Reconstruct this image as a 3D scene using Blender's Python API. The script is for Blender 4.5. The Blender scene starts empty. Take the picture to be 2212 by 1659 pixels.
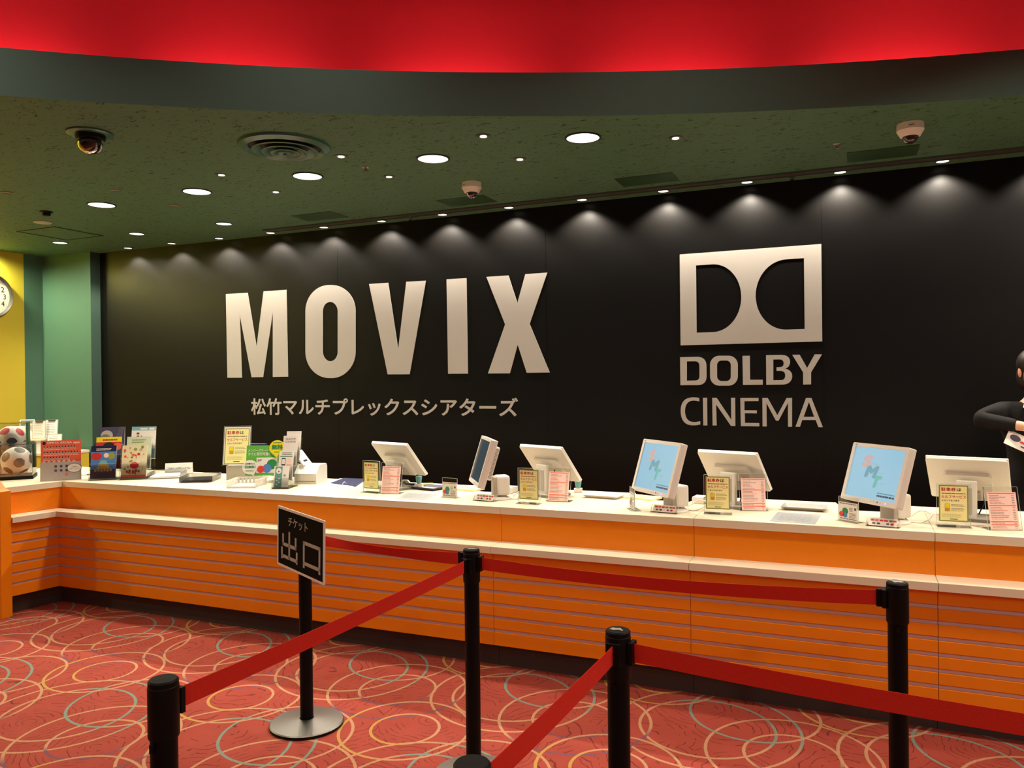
import bpy, bmesh, math, random
from mathutils import Vector, Matrix
from mathutils.geometry import tessellate_polygon

random.seed(7)
SC = bpy.context.scene
COL = SC.collection
R = math.radians

# ------------------------------------------------------------------ camera
IW, IH, FPX, EYE = 2212, 1659, 1700.7, 1.65
YAW, PITCH, ROLL = R(-23.43), R(-0.264), R(-0.649)
_f = Vector((math.sin(YAW) * math.cos(PITCH), math.cos(YAW) * math.cos(PITCH), math.sin(PITCH)))
_r = Vector((math.cos(YAW), -math.sin(YAW), 0))
_u = _r.cross(_f)
CR = math.cos(ROLL) * _r + math.sin(ROLL) * _u
CU = -math.sin(ROLL) * _r + math.cos(ROLL) * _u
CF = _f
CAM = Vector((0, 0, EYE))
cd = bpy.data.cameras.new('camera')
cd.sensor_fit = 'HORIZONTAL'
cd.sensor_width = 36
cd.lens = 36 * FPX / IW
cd.clip_start = 0.05
cam = bpy.data.objects.new('camera', cd)
COL.objects.link(cam)
m = Matrix.Identity(4)
for i in range(3):
    m[i][0], m[i][1], m[i][2], m[i][3] = CR[i], CU[i], -CF[i], CAM[i]
cam.matrix_world = m
SC.camera = cam

# ------------------------------------------------------------------ world, exposure
w = bpy.data.worlds.new('world')
SC.world = w
w.use_nodes = True
w.node_tree.nodes['Background'].inputs[0].default_value = (1.0, 0.92, 0.80, 1)
w.node_tree.nodes['Background'].inputs[1].default_value = 0.16
SC.view_settings.view_transform = 'Standard'
SC.view_settings.look = 'None'
SC.view_settings.gamma = 1
SC.view_settings.use_curve_mapping = False
SC.view_settings.exposure = 0.0
try:
    SC.cycles.use_denoising = True
    SC.cycles.max_bounces = 8
    SC.cycles.transparent_max_bounces = 16
    SC.cycles.sample_clamp_indirect = 4.0
    SC.cycles.caustics_reflective = False
    SC.cycles.caustics_refractive = False
except Exception:
    pass

CEIL, WALL_Y, TOP = 3.10, 6.16, 0.91
WARM, PINK = (1.0, 0.90, 0.72), (1.0, 0.90, 0.77)


def lamp(name, kind, loc, power, color, **k):
    d = bpy.data.lights.new(name, kind)
    d.energy = power
    d.color = color
    o = bpy.data.objects.new(name, d)
    COL.objects.link(o)
    o.location = loc
    rot = k.pop('rot', None)
    if rot:
        o.rotation_euler = rot
    for a, v in k.items():
        setattr(d, a, v)
    return o


DOWN_A = [(-1.473, 4.509), (-2.496, 4.509), (-3.499, 4.509), (-4.522, 4.509), (-5.532, 4.509)]
DOWN_B = [(-5.214, 5.515), (-6.297, 5.515), (-7.366, 5.515)]
WASH = [(-7.034, 6.045), (-6.413, 6.045), (-5.781, 6.045), (-5.137, 6.045), (-4.516, 6.05), (-3.885, 6.05),
        (-3.263, 6.05), (-2.633, 6.05), (-1.99, 6.05), (-1.331, 6.05), (-0.708, 6.05), (-0.072, 6.05), (0.567, 6.05), (1.20, 6.05)]
P_A, P_B, P_W, P_PIN, P_DOME, P_COVE, P_YEL = 13.5, 11, 92.0, 6, 11, 17, 100
for x, y in DOWN_A:
    lamp('downlight_and_fill_light', 'AREA', (x, y, CEIL - 0.015), P_A, WARM, shape='DISK', size=0.17, spread=R(130))
for x, y in DOWN_B:
    lamp('small_downlight_light', 'AREA', (x, y, CEIL - 0.012), P_B, WARM, shape='DISK', size=0.11, spread=R(168))
for i, (x, y) in enumerate(WASH):
    lamp('wall_washer_light', 'SPOT', (x, y, CEIL - 0.02), P_W * (0.8 + 0.2 * min(1, max(0, (x + 7.5) / 6.5))), PINK,
         spot_size=R(124), spot_blend=0.55, shadow_soft_size=0.02)
# fill lamps added past the right edge to brighten that end of the counter
for x, y in [(1.55, 5.35), (2.6, 5.5)]:
    lamp('downlight_and_fill_light', 'AREA', (x, y, CEIL - 0.015), 28, WARM, shape='DISK', size=0.17, spread=R(140))
PINS_LIT = [(-1.996, 4.22), (-1.99, 4.763), (-0.966, 4.751), (-2.995, 4.767), (-3.0, 4.205), (-4.01, 4.219), (-4.004, 4.773)]
PINS_OFF = [(-5.03, 4.222), (-5.035, 4.79), (-5.806, 3.921)]
for x, y in PINS_LIT:
    lamp('pin_spot_light', 'SPOT', (x, y, CEIL - 0.015), P_PIN, WARM, spot_size=R(80), spot_blend=0.8, shadow_soft_size=0.025)
# unseen lamps added under the round upper ceiling to light floor and counter front
for x, y in [(-3.9, 1.6), (-2.2, 2.7), (-0.5, 3.3), (1.4, 3.3), (-2.4, 0.6)]:
    lamp('added_lobby_light', 'AREA', (x, y, 4.24), P_DOME * (4.2 if x > 1 else 2.0 if x < -3 else 1.0), WARM, shape='DISK', size=0.22, spread=R(120))
# far lamps added behind the camera to brighten the slats at the right
for x, y, p in [(3.2, -2.6, 110), (1.2, -3.4, 60), (5.2, -0.6, 110)]:
    lamp('added_lobby_light', 'AREA', (x, y, 4.24), p, WARM, shape='DISK', size=0.3, spread=R(160))
CX, CY, CRAD = 2.971, -5.866, 10.90
for k in range(14):
    a = R(150 - 6.6 * k)
    lamp('cove_light', 'AREA', (CX + (CRAD + 0.48) * math.cos(a), CY + (CRAD + 0.48) * math.sin(a), CEIL + 0.09), P_COVE, (1.0, 0.80, 0.66),
         shape='RECTANGLE', size=0.9, size_y=0.05, rot=(R(180 - 68), 0, a - R(90)))
for y in (5.25, 4.3, 3.3, 2.2, 1.0):  # far corner lamp first; the nearer unseen ones are added for more bounce
    lamp('yellow_wall_light', 'SPOT', (-8.26, y, CEIL - 0.03), P_YEL, (0.94, 1.0, 0.62), spot_size=R(171), spot_blend=0.6, shadow_soft_size=0.04)

# ------------------------------------------------------------------ pixel of the photograph -> point of the place
def ray(px, py):
    return CR * ((px - IW / 2) / FPX) - CU * ((py - IH / 2) / FPX) + CF


def atz(px, py, z=TOP):
    d = ray(px, py)
    return CAM + d * ((z - EYE) / d.z)


def aty(px, py, y):
    d = ray(px, py)
    return CAM + d * (y / d.y)


# ------------------------------------------------------------------ materials
MATS = {}


def lin(c):
    return tuple(((v / 255) / 12.92 if v / 255 <= 0.04045 else ((v / 255 + 0.055) / 1.055) ** 2.4) for v in c)


def mat(name, rgb, rough=0.5, spec=0.5, metal=0.0, emit=None, estr=0.0, noise=0.04, scale=30.0, bump=0.0):
    if name in MATS:
        return MATS[name]
    mm = bpy.data.materials.new(name)
    mm.use_nodes = True
    nt = mm.node_tree
    b = nt.nodes['Principled BSDF']
    c = lin(rgb)
    b.inputs['Roughness'].default_value = rough
    b.inputs['Specular IOR Level'].default_value = spec
    b.inputs['Metallic'].default_value = metal
    tc = nt.nodes.new('ShaderNodeTexCoord')
    nz = nt.nodes.new('ShaderNodeTexNoise')
    nz.inputs['Scale'].default_value = scale
    nz.inputs['Detail'].default_value = 4
    nt.links.new(tc.outputs['Object'], nz.inputs['Vector'])
    mx = nt.nodes.new('ShaderNodeMix')
    mx.data_type = 'RGBA'
    mx.inputs[6].default_value = (*[v * (1 - noise) for v in c], 1)
    mx.inputs[7].default_value = (*[min(1, v * (1 + noise)) for v in c], 1)
    nt.links.new(nz.outputs['Fac'], mx.inputs[0])
    nt.links.new(mx.outputs[2], b.inputs['Base Color'])
    if bump:
        bp = nt.nodes.new('ShaderNodeBump')
        bp.inputs['Strength'].default_value = bump
        bp.inputs['Distance'].default_value = 0.002
        nt.links.new(nz.outputs['Fac'], bp.inputs['Height'])
        nt.links.new(bp.outputs['Normal'], b.inputs['Normal'])
    if emit:
        b.inputs['Emission Color'].default_value = (*lin(emit), 1)
        b.inputs['Emission Strength'].default_value = estr
    MATS[name] = mm
    return mm


def clear_mat(name, tint=(0.97, 0.98, 0.97), base=0.05, rough=0.04):
    if name in MATS:
        return MATS[name]
    mm = bpy.data.materials.new(name)
    mm.use_nodes = True
    nt = mm.node_tree
    nt.nodes.remove(nt.nodes['Principled BSDF'])
    out = nt.nodes['Material Output']
    tr = nt.nodes.new('ShaderNodeBsdfTransparent')
    tr.inputs[0].default_value = (*tint, 1)
    gl = nt.nodes.new('ShaderNodeBsdfGlossy')
    gl.inputs['Roughness'].default_value = rough
    lw = nt.nodes.new('ShaderNodeFresnel')
    lw.inputs[0].default_value = 1.28
    ad = nt.nodes.new('ShaderNodeMath')
    ad.inputs[1].default_value = base
    ad.use_clamp = True
    mx = nt.nodes.new('ShaderNodeMixShader')
    nt.links.new(lw.outputs[0], ad.inputs[0])
    nt.links.new(ad.outputs[0], mx.inputs[0])
    nt.links.new(tr.outputs[0], mx.inputs[1])
    nt.links.new(gl.outputs[0], mx.inputs[2])
    nt.links.new(mx.outputs[0], out.inputs[0])
    MATS[name] = mm
    return mm


def ceiling_mat(name, rgb, fleck):
    mm = mat(name, rgb, rough=0.62, spec=0.35)
    nt = mm.node_tree
    b = nt.nodes['Principled BSDF']
    tc = nt.nodes.new('ShaderNodeTexCoord')
    mp = nt.nodes.new('ShaderNodeMapping')
    mp.inputs['Scale'].default_value = (17, 44, 20)
    mp.inputs['Rotation'].default_value = (0, 0, R(25))
    nz = nt.nodes.new('ShaderNodeTexNoise')
    nz.inputs['Scale'].default_value = 1.0
    nz.inputs['Detail'].default_value = 3
    nz.inputs['Distortion'].default_value = 1.6
    rp = nt.nodes.new('ShaderNodeValToRGB')
    rp.color_ramp.elements[0].position = 0.61
    rp.color_ramp.elements[1].position = 0.65
    mx = nt.nodes.new('ShaderNodeMix')
    mx.data_type = 'RGBA'
    mx.inputs[7].default_value = (*lin(fleck), 1)
    nt.links.new(tc.outputs['Object'], mp.inputs[0])
    nt.links.new(mp.outputs[0], nz.inputs['Vector'])
    nt.links.new(nz.outputs['Fac'], rp.inputs[0])
    nt.links.new(rp.outputs[0], mx.inputs[0])
    old = b.inputs['Base Color'].links[0].from_socket
    nt.links.new(old, mx.inputs[6])
    nt.links.new(mx.outputs[2], b.inputs['Base Color'])
    bp = nt.nodes.new('ShaderNodeBump')
    bp.inputs['Strength'].default_value = 0.5
    bp.inputs['Distance'].default_value = 0.003
    bp.invert = True
    nt.links.new(rp.outputs[0], bp.inputs['Height'])
    nt.links.new(bp.outputs['Normal'], b.inputs['Normal'])
    return mm


def carpet_mat():
    """red carpet with a 1 m repeat of overlapping tan, teal, yellow and violet circles and thin dark broken arcs"""
    mm = bpy.data.materials.new('ringed carpet')
    mm.use_nodes = True
    nt = mm.node_tree
    N, L = nt.nodes.new, nt.links.new
    b = nt.nodes['Principled BSDF']
    b.inputs['Roughness'].default_value = 0.95
    b.inputs['Specular IOR Level'].default_value = 0.1
    tc = N('ShaderNodeTexCoord')

    def vm(op, a, v=None):
        n = N('ShaderNodeVectorMath')
        n.operation = op
        L(a, n.inputs[0])
        if v is not None:
            n.inputs[1].default_value = v
        return n

    def ma(op, a, v=None, c=None):
        n = N('ShaderNodeMath')
        n.operation = op
        if isinstance(a, (int, float)):
            n.inputs[0].default_value = a
        else:
            L(a, n.inputs[0])
        if v is not None:
            if isinstance(v, (int, float)):
                n.inputs[1].default_value = v
            else:
                L(v, n.inputs[1])
        if c is not None:
            n.inputs[2].default_value = c
        return n.outputs[0]

    def mixc(f, a, c):
        n = N('ShaderNodeMix')
        n.data_type = 'RGBA'
        L(f, n.inputs[0])
        for k, s in ((6, a), (7, c)):
            if isinstance(s, tuple):
                n.inputs[k].default_value = (*s, 1)
            else:
                L(s, n.inputs[k])
        return n.outputs[2]
    nz = N('ShaderNodeTexNoise')
    nz.inputs['Scale'].default_value = 5
    nz.inputs['Detail'].default_value = 3
    L(tc.outputs['Object'], nz.inputs['Vector'])
    fine = N('ShaderNodeTexNoise')
    fine.inputs['Scale'].default_value = 260
    L(tc.outputs['Object'], fine.inputs['Vector'])
    base = mixc(nz.outputs['Fac'], RED_LO, RED_HI)
    # worn darker and lighter clouds of dye
    vo = N('ShaderNodeTexVoronoi')
    vo.inputs['Scale'].default_value = 2.3
    wob = N('ShaderNodeTexNoise')
    wob.inputs['Scale'].default_value = 7
    L(tc.outputs['Object'], wob.inputs['Vector'])
    off = vm('SCALE', wob.outputs['Color'])
    off.inputs['Scale'].default_value = 0.07
    ad = N('ShaderNodeVectorMath')
    L(tc.outputs['Object'], ad.inputs[0])
    L(off.outputs[0], ad.inputs[1])
    L(ad.outputs[0], vo.inputs['Vector'])
    s = ma('ABSOLUTE', ma('SINE', ma('MULTIPLY', vo.outputs['Distance'], 46.0)))
    line = ma('LESS_THAN', s, 0.2)
    brk = N('ShaderNodeTexNoise')
    brk.inputs['Scale'].default_value = 11
    brk.inputs['Detail'].default_value = 5
    L(tc.outputs['Object'], brk.inputs['Vector'])
    line = ma('MULTIPLY', line, ma('GREATER_THAN', brk.outputs['Fac'], 0.49))
    colr = mixc(ma('MULTIPLY', line, 0.75), base, DARKLINE)
    TAN, TEAL, YEL, VIO = RING_TAN, RING_TEAL, RING_YEL, RING_VIO
    groups = [((-2.65, 3.77), [(0.312, TEAL, 55, 0.15), (0.426, TEAL, 45, 0.45)]),
              ((-2.258, 3.62), [(0.367, VIO, -62, 0.35), (0.203, VIO, -66, 0.35)]),
              ((-2.46, 4.0), [(0.305, TEAL, 228, 0.25)]),
              ((-1.97, 3.22), [(0.162, YEL, 225, 0.0), (0.31, YEL, 215, 0.35)])]
    tx, ty = 1.0, 1.035
    wb = N('ShaderNodeTexNoise')
    wb.inputs['Scale'].default_value = 120
    L(tc.outputs['Object'], wb.inputs['Vector'])
    for (cx, cy), rings in groups:
        a = vm('SUBTRACT', tc.outputs['Object'], (cx - tx / 2, cy - ty / 2, 0))
        a = vm('DIVIDE', a.outputs[0], (tx, ty, 1))
        a = vm('FRACTION', a.outputs[0])
        a = vm('SUBTRACT', a.outputs[0], (0.5, 0.5, 0))
        a = vm('MULTIPLY', a.outputs[0], (tx, ty, 0))
        ln = vm('LENGTH', a.outputs[0]).outputs['Value']
        ln = ma('ADD', ln, ma('MULTIPLY', ma('SUBTRACT', wb.outputs['Fac'], 0.5), 0.006))
        nn = vm('NORMALIZE', a.outputs[0]).outputs[0]
        for r, c2, ang, cut in rings:
            dt = vm('DOT_PRODUCT', nn, (math.cos(R(ang)), math.sin(R(ang)), 0)).outputs['Value']
            mr = N('ShaderNodeMapRange')
            L(dt, mr.inputs['Value'])
            mr.inputs['From Min'].default_value = cut
            mr.inputs['From Max'].default_value = cut + 0.25
            rc = mixc(mr.outputs[0], TAN, c2)
            msk = ma('LESS_THAN', ma('ABSOLUTE', ma('SUBTRACT', ln, r)), 0.0072)
            colr = mixc(msk, colr, rc)
    mul = N('ShaderNodeMix')
    mul.data_type = 'RGBA'
    mul.blend_type = 'MULTIPLY'
    mul.inputs[0].default_value = 1.0
    L(colr, mul.inputs[6])
    rr = N('ShaderNodeMapRange')
    L(fine.outputs['Fac'], rr.inputs['Value'])
    rr.inputs['To Min'].default_value = 0.86
    rr.inputs['To Max'].default_value = 1.12
    L(rr.outputs[0], mul.inputs[7])
    L(mul.outputs[2], b.inputs['Base Color'])
    bp = N('ShaderNodeBump')
    bp.inputs['Strength'].default_value = 0.4
    bp.inputs['Distance'].default_value = 0.002
    L(fine.outputs['Fac'], bp.inputs['Height'])
    L(bp.outputs['Normal'], b.inputs['Normal'])
    return mm


RED_LO, RED_HI = (0.265, 0.044, 0.030), (0.335, 0.062, 0.043)
DARKLINE = (0.10, 0.018, 0.014)
RING_TAN, RING_TEAL, RING_YEL, RING_VIO = (0.42, 0.22, 0.12), (0.175, 0.215, 0.175), (0.41, 0.235, 0.062), (0.165, 0.066, 0.09)

M_ORANGE = mat('orange laminate', (237, 132, 12), 0.42, 0.35, scale=8)
M_GROOVE = mat('aluminium groove liner', (206, 180, 178), 0.5, 0.4)
M_TIN = mat('tray tin', (196, 194, 188), 0.4, 0.5, metal=0.5)
M_CREAM = mat('cream solid surface', (230, 217, 190), 0.35, 0.5, scale=4, noise=0.02)
M_KICK = mat('dark kickboard', (62, 48, 46), 0.6)
M_WALL = mat('black wall sheet', (13, 12, 11), 0.36, 0.17, scale=3)
M_YELLOW = mat('yellow paint', (206, 182, 58), 0.7, 0.2, scale=5)
M_TEAL = mat('teal green paint', (76, 108, 90), 0.7, 0.25, scale=5)
M_GREENDK = mat('dark green paint', (52, 74, 62), 0.65, 0.3)
M_CEIL = ceiling_mat('green flecked ceiling board', (76, 114, 86), (26, 38, 28))
M_COVER = mat('dark green cover paint', (40, 74, 44), 0.5, 0.3)
M_FASCIA = mat('charcoal green fascia paint', (66, 94, 86), 0.6, 0.3)
M_RED = mat('red cove paint', (180, 17, 30), 0.75, 0.15, scale=6)
M_LETTER = mat('off white vinyl', (172, 166, 157), 0.5, 0.3, noise=0.02)
M_BLACK = mat('satin black metal', (9, 9, 9), 0.45, 0.15)
M_BLACKPL = mat('black plastic', (11, 11, 10), 0.5, 0.18)
M_CAMWHITE = mat('white camera housing', (246, 246, 240), 0.4, 0.5)
M_STEEL = mat('brushed steel', (116, 112, 106), 0.42, 0.5, metal=1.0)
M_BELT = mat('red belt webbing', (208, 46, 32), 0.75, 0.2, scale=240, noise=0.15, bump=0.3)
M_WHITE = mat('white paper', (236, 230, 222), 0.6, 0.3, noise=0.01)
M_PLASTIC = mat('white plastic', (228, 222, 212), 0.4, 0.5, noise=0.015)
M_PLASTIC2 = mat('warm grey plastic', (180, 172, 162), 0.45, 0.5)
M_GREYPL = mat('grey plastic', (120, 116, 110), 0.5, 0.4)
M_CLEAR = clear_mat('clear acrylic')
M_EDGE = mat('acrylic edge', (205, 214, 208), 0.2, 0.6)
M_FROST = clear_mat('frosted plastic', (0.86, 0.88, 0.86), 0.25, 0.35)
M_INK = mat('black ink', (28, 26, 26), 0.6)
M_SIGNBLACK = mat('matt black print', (8, 8, 8), 0.7, 0.06)
M_INK2 = mat('grey ink', (110, 104, 100), 0.6)
M_REDINK = mat('red ink', (196, 38, 40), 0.6)
M_SHEETY = mat('yellow card', (250, 240, 172), 0.55, 0.3, noise=0.02)
M_OLIVE = mat('olive border ink', (140, 152, 70), 0.55)
M_PINKP = mat('pink paper', (252, 212, 202), 0.6, 0.2)
M_SALMON = mat('salmon ink', (232, 96, 66), 0.6)
M_GREEN = mat('bright green card', (92, 178, 66), 0.55)
M_GREEN2 = mat('deep green ink', (30, 130, 70), 0.55)
M_LEMON = mat('lemon yellow card', (236, 218, 30), 0.55)
M_DOTR = mat('red dot ink', (212, 62, 54), 0.55)
M_DOTB = mat('blue dot ink', (76, 126, 190), 0.55)
M_TEALCUP = mat('teal plastic', (98, 156, 152), 0.4)
M_LIME = mat('lime plastic', (190, 214, 40), 0.4)
M_NAVY = mat('navy ink', (20, 28, 72), 0.45)
M_FOLDER = mat('black glossy folder', (34, 28, 32), 0.25, 0.5)
M_PURPLE = mat('purple grey ink', (70, 66, 92), 0.45)
M_SKYP = mat('pale teal ink', (120, 176, 186), 0.5)
M_GOLD = mat('gold ink', (196, 150, 60), 0.5)
M_LENS = mat('lit lamp lens', (255, 250, 240), 0.4, emit=(255, 244, 226), estr=2.6)
M_LENS2 = mat('lit pin lens', (255, 250, 240), 0.4, emit=(255, 244, 226), estr=1.6)
M_LAMPRIM = mat('dark lamp rim', (34, 30, 26), 0.5)
M_CHROME = mat('bright reflector', (190, 188, 180), 0.25, metal=1.0)
M_SKIN = mat('skin', (226, 170, 140), 0.5, 0.4)
M_JACKET = mat('black jacket wool', (22, 20, 20), 0.85, 0.2, scale=180, noise=0.2, bump=0.3)
M_HAIR = mat('dark brown hair', (30, 20, 15), 0.5)


# ------------------------------------------------------------------ mesh builder
class MB:
    def __init__(self, M=None):
        self.bm = bmesh.new()
        self.slots = []
        self.M = M or Matrix.Identity(4)

    def si(self, mt):
        if mt not in self.slots:
            self.slots.append(mt)
        return self.slots.index(mt)

    def add(self, vs, fs, mt, M=None, smooth=False):
        T = self.M @ M if M is not None else self.M
        bv = [self.bm.verts.new(T @ Vector(v)) for v in vs]
        k = self.si(mt)
        for f in fs:
            try:
                fc = self.bm.faces.new([bv[i] for i in f])
                fc.material_index = k
                fc.smooth = smooth
            except ValueError:
                pass
        return self

    def box(self, c, s, mt, M=None, bevel=0.0):
        x, y, z = s[0] / 2, s[1] / 2, s[2] / 2
        if bevel > 0:
            b = min(bevel, x * .95, y * .95, z * .95)
            t = bmesh.new()
            bmesh.ops.create_cube(t, size=1.0)
            for v in t.verts:
                v.co = Vector((v.co.x * s[0], v.co.y * s[1], v.co.z * s[2]))
            bmesh.ops.bevel(t, geom=t.edges[:], offset=b, segments=2, affect='EDGES', profile=0.6)
            t.verts.index_update()
            vs = [v.co + Vector(c) for v in t.verts]
            fs = [[v.index for v in f.verts] for f in t.faces]
            t.free()
            return self.add(vs, fs, mt, M)
        vs = [(c[0] + i * x, c[1] + j * y, c[2] + k * z) for i in (-1, 1) for j in (-1, 1) for k in (-1, 1)]
        fs = [(0, 1, 3, 2), (4, 6, 7, 5), (0, 4, 5, 1), (2, 3, 7, 6), (0, 2, 6, 4), (1, 5, 7, 3)]
        return self.add(vs, fs, mt, M)

    def prism(self, pts, z0, z1, mt, M=None, holes=()):
        """closed outline in XY extruded in Z"""
        loops = [list(pts)] + [list(h) for h in holes]
        flat = [p for l in loops for p in l]
        tr = tessellate_polygon([[Vector((p[0], p[1], 0)) for p in l] for l in loops])
        n = len(flat)
        vs = [(p[0], p[1], z0) for p in flat] + [(p[0], p[1], z1) for p in flat]
        fs = [tuple(t) for t in tr] + [tuple(i + n for i in t) for t in tr]
        o = 0
        for l in loops:
            k = len(l)
            for i in range(k):
                j = (i + 1) % k
                fs.append((o + i, o + j, o + j + n, o + i + n))
            o += k
        self.add(vs, fs, mt, M)
        return self

    def lathe(self, prof, mt, seg=32, M=None, smooth=True, cap=True):
        vs, fs = [], []
        for r, z in prof:
            for i in range(seg):
                a = 2 * math.pi * i / seg
                vs.append((r * math.cos(a), r * math.sin(a), z))
        for j in range(len(prof) - 1):
            for i in range(seg):
                k = (i + 1) % seg
                fs.append((j * seg + i, j * seg + k, (j + 1) * seg + k, (j + 1) * seg + i))
        self.add(vs, fs, mt, M, smooth)
        if cap:
            self.add(vs[:seg], [tuple(range(seg - 1, -1, -1))], mt, M)
            self.add(vs[-seg:], [tuple(range(seg))], mt, M)
        return self

    def cyl(self, c, r, h, mt, seg=24, M=None, smooth=True):
        return self.lathe([(r, c[2]), (r, c[2] + h)], mt, seg, (M or Matrix.Identity(4)) @ Matrix.Translation((c[0], c[1], 0)), smooth)

    def tube(self, pts, r, mt, seg=8, M=None):
        pts = [Vector(p) for p in pts]
        vs, fs = [], []
        up = Vector((0, 0, 1))
        for i, p in enumerate(pts):
            d = (pts[min(i + 1, len(pts) - 1)] - pts[max(i - 1, 0)]).normalized()
            s = d.cross(up)
            if s.length < 1e-3:
                s = d.cross(Vector((1, 0, 0)))
            s.normalize()
            t = s.cross(d)
            for k in range(seg):
                a = 2 * math.pi * k / seg
                vs.append(p + s * (r * math.cos(a)) + t * (r * math.sin(a)))
        for i in range(len(pts) - 1):
            for k in range(seg):
                l = (k + 1) % seg
                fs.append((i * seg + k, i * seg + l, (i + 1) * seg + l, (i + 1) * seg + k))
        fs.append(tuple(range(seg - 1, -1, -1)))
        fs.append(tuple((len(pts) - 1) * seg + k for k in range(seg)))
        return self.add(vs, fs, mt, M, True)

    def ball(self, c, r, mt, seg=24, rings=14, sc=(1, 1, 1), M=None):
        vs, fs = [], []
        for j in range(rings + 1):
            t = math.pi * j / rings
            for i in range(seg):
                a = 2 * math.pi * i / seg
                vs.append((c[0] + sc[0] * r * math.sin(t) * math.cos(a), c[1] + sc[1] * r * math.sin(t) * math.sin(a), c[2] + sc[2] * r * math.cos(t)))
        for j in range(rings):
            for i in range(seg):
                k = (i + 1) % seg
                fs.append((j * seg + i, (j + 1) * seg + i, (j + 1) * seg + k, j * seg + k))
        return self.add(vs, fs, mt, M, True)

    # flat print on a sheet: sheet plane is local XZ, printed side faces -Y
    def rect(self, x, z, w, h, mt, lay=1, M=None):
        y = -0.0003 * lay
        return self.add([(x, y, z), (x + w, y, z), (x + w, y, z + h), (x, y, z + h)], [(0, 1, 2, 3)], mt, M)

    def disc(self, x, z, r, mt, lay=1, sx=1.0, M=None, seg=24):
        y = -0.0003 * lay
        return self.add([(x + sx * r * math.cos(2 * math.pi * i / seg), y, z + r * math.sin(2 * math.pi * i / seg)) for i in range(seg)],
                        [tuple(range(seg))], mt, M)

    def text(self, s, x, z, w, h, mt, bold=0.0, lay=2, align='L', shear=0.0, M=None):
        """text whose inked box starts at x,z; h = height of a full glyph box, w = total width (None keeps the shape)"""
        vs, fs, (x0, x1, y0, y1) = glyphs(s, bold)
        kh = h / (y1 - y0)
        kw = (w / (x1 - x0)) if w else kh
        ox = x if align == 'L' else x - kw * (x1 - x0) / 2
        y = -0.0003 * lay
        out = [(ox + (vx - x0) * kw + shear * (vy - y0) * kh, y - vk, z + (vy - y0) * kh) for vx, vy, vk in vs]
        return self.add(out, fs, mt, M)

    def dashes(self, x, z, w, n, pitch, th, mt, lay=1, rag=0.35, seed=1):
        rr = random.Random(seed)
        for i in range(n):
            ww = w * (1 - rag * rr.random())
            cx = x
            while cx < x + ww - 1e-4:
                seg = min(x + ww - cx, w * (0.06 + 0.16 * rr.random()))
                self.rect(cx, z - i * pitch, seg * 0.88, th, mt, lay)
                cx += seg
        return self

    def build(self, name, parent=None, loc=None, rot=None, smooth_angle=None):
        me = bpy.data.meshes.new(name)
        self.bm.normal_update()
        for e in self.bm.edges:
            if len(e.link_faces) == 2 and e.link_faces[0].smooth and e.calc_face_angle(0) > 0.55:
                e.smooth = False
        self.bm.to_mesh(me)
        self.bm.free()
        for mt in self.slots:
            me.materials.append(mt)
        o = bpy.data.objects.new(name, me)
        COL.objects.link(o)
        if parent:
            o.parent = parent
        if loc is not None:
            o.location = loc
        if rot is not None:
            o.rotation_euler = rot
        return o


_G = {}


def glyphs(s, bold):
    k = (s, bold)
    if k in _G:
        return _G[k]
    c = bpy.data.curves.new('glyphs', 'FONT')
    c.body = s
    c.size = 1.0
    c.resolution_u = 3
    o = bpy.data.objects.new('glyphs', c)
    COL.objects.link(o)
    bpy.context.view_layer.update()
    me = o.to_mesh()
    vs = [(v.co.x, v.co.y, 0.0) for v in me.vertices]
    fs = [tuple(p.vertices) for p in me.polygons]
    if bold:                                   # heavier strokes: copies of the outline shifted all round
        v0, f0, n0 = vs, fs, len(vs)
        vs, fs = [], []
        for i in range(8):
            dx, dy = bold * math.cos(i * math.pi / 4), bold * math.sin(i * math.pi / 4)
            vs += [(x + dx, y + dy, i * 3e-5) for x, y, _ in v0]
            fs += [tuple(k2 + i * n0 for k2 in f) for f in f0]
    o.to_mesh_clear()
    bpy.data.objects.remove(o)
    bpy.data.curves.remove(c)
    xs, ys = [v[0] for v in vs], [v[1] for v in vs]
    _G[k] = (vs, fs, (min(xs), max(xs), min(ys), max(ys)))
    return _G[k]


def tag(o, label=None, cat=None, group=None, kind=None):
    if label:
        o['label'] = label
    if cat:
        o['category'] = cat
    if group:
        o['group'] = group
    if kind:
        o['kind'] = kind
    return o


def thing(name, label, cat, loc=(0, 0, 0), rz=0.0, group=None):
    o = bpy.data.objects.new(name, None)
    o.empty_display_size = 0.05
    COL.objects.link(o)
    o.location = loc
    o.rotation_euler = (0, 0, rz)
    return tag(o, label, cat, group)


def dup(root, loc, rz=0.0, label=None, group=None):
    r = root.copy()
    COL.objects.link(r)
    r.location = loc
    r.rotation_euler = (0, 0, rz)
    if label:
        r['label'] = label
    if group:
        r['group'] = group
    for ch in list(root.children):
        c = ch.copy()
        COL.objects.link(c)
        c.parent = r
        for g in list(ch.children):
            d = g.copy()
            COL.objects.link(d)
            d.parent = c
    return r


def rounded(x0, x1, y0, y1, r, n=10):
    pts = []
    for cx, cy, a0 in ((x1 - r, y1 - r, 0), (x0 + r, y1 - r, 90), (x0 + r, y0 + r, 180), (x1 - r, y0 + r, 270)):
        for i in range(n + 1):
            a = R(a0 + 90 * i / n)
            pts.append((cx + r * math.cos(a), cy + r * math.sin(a)))
    return pts

VERT = Matrix(((1, 0, 0, 0), (0, 0, -1, 0), (0, 1, 0, 0), (0, 0, 0, 1)))   # outline XY -> upright XZ, extruded towards -Y

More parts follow.
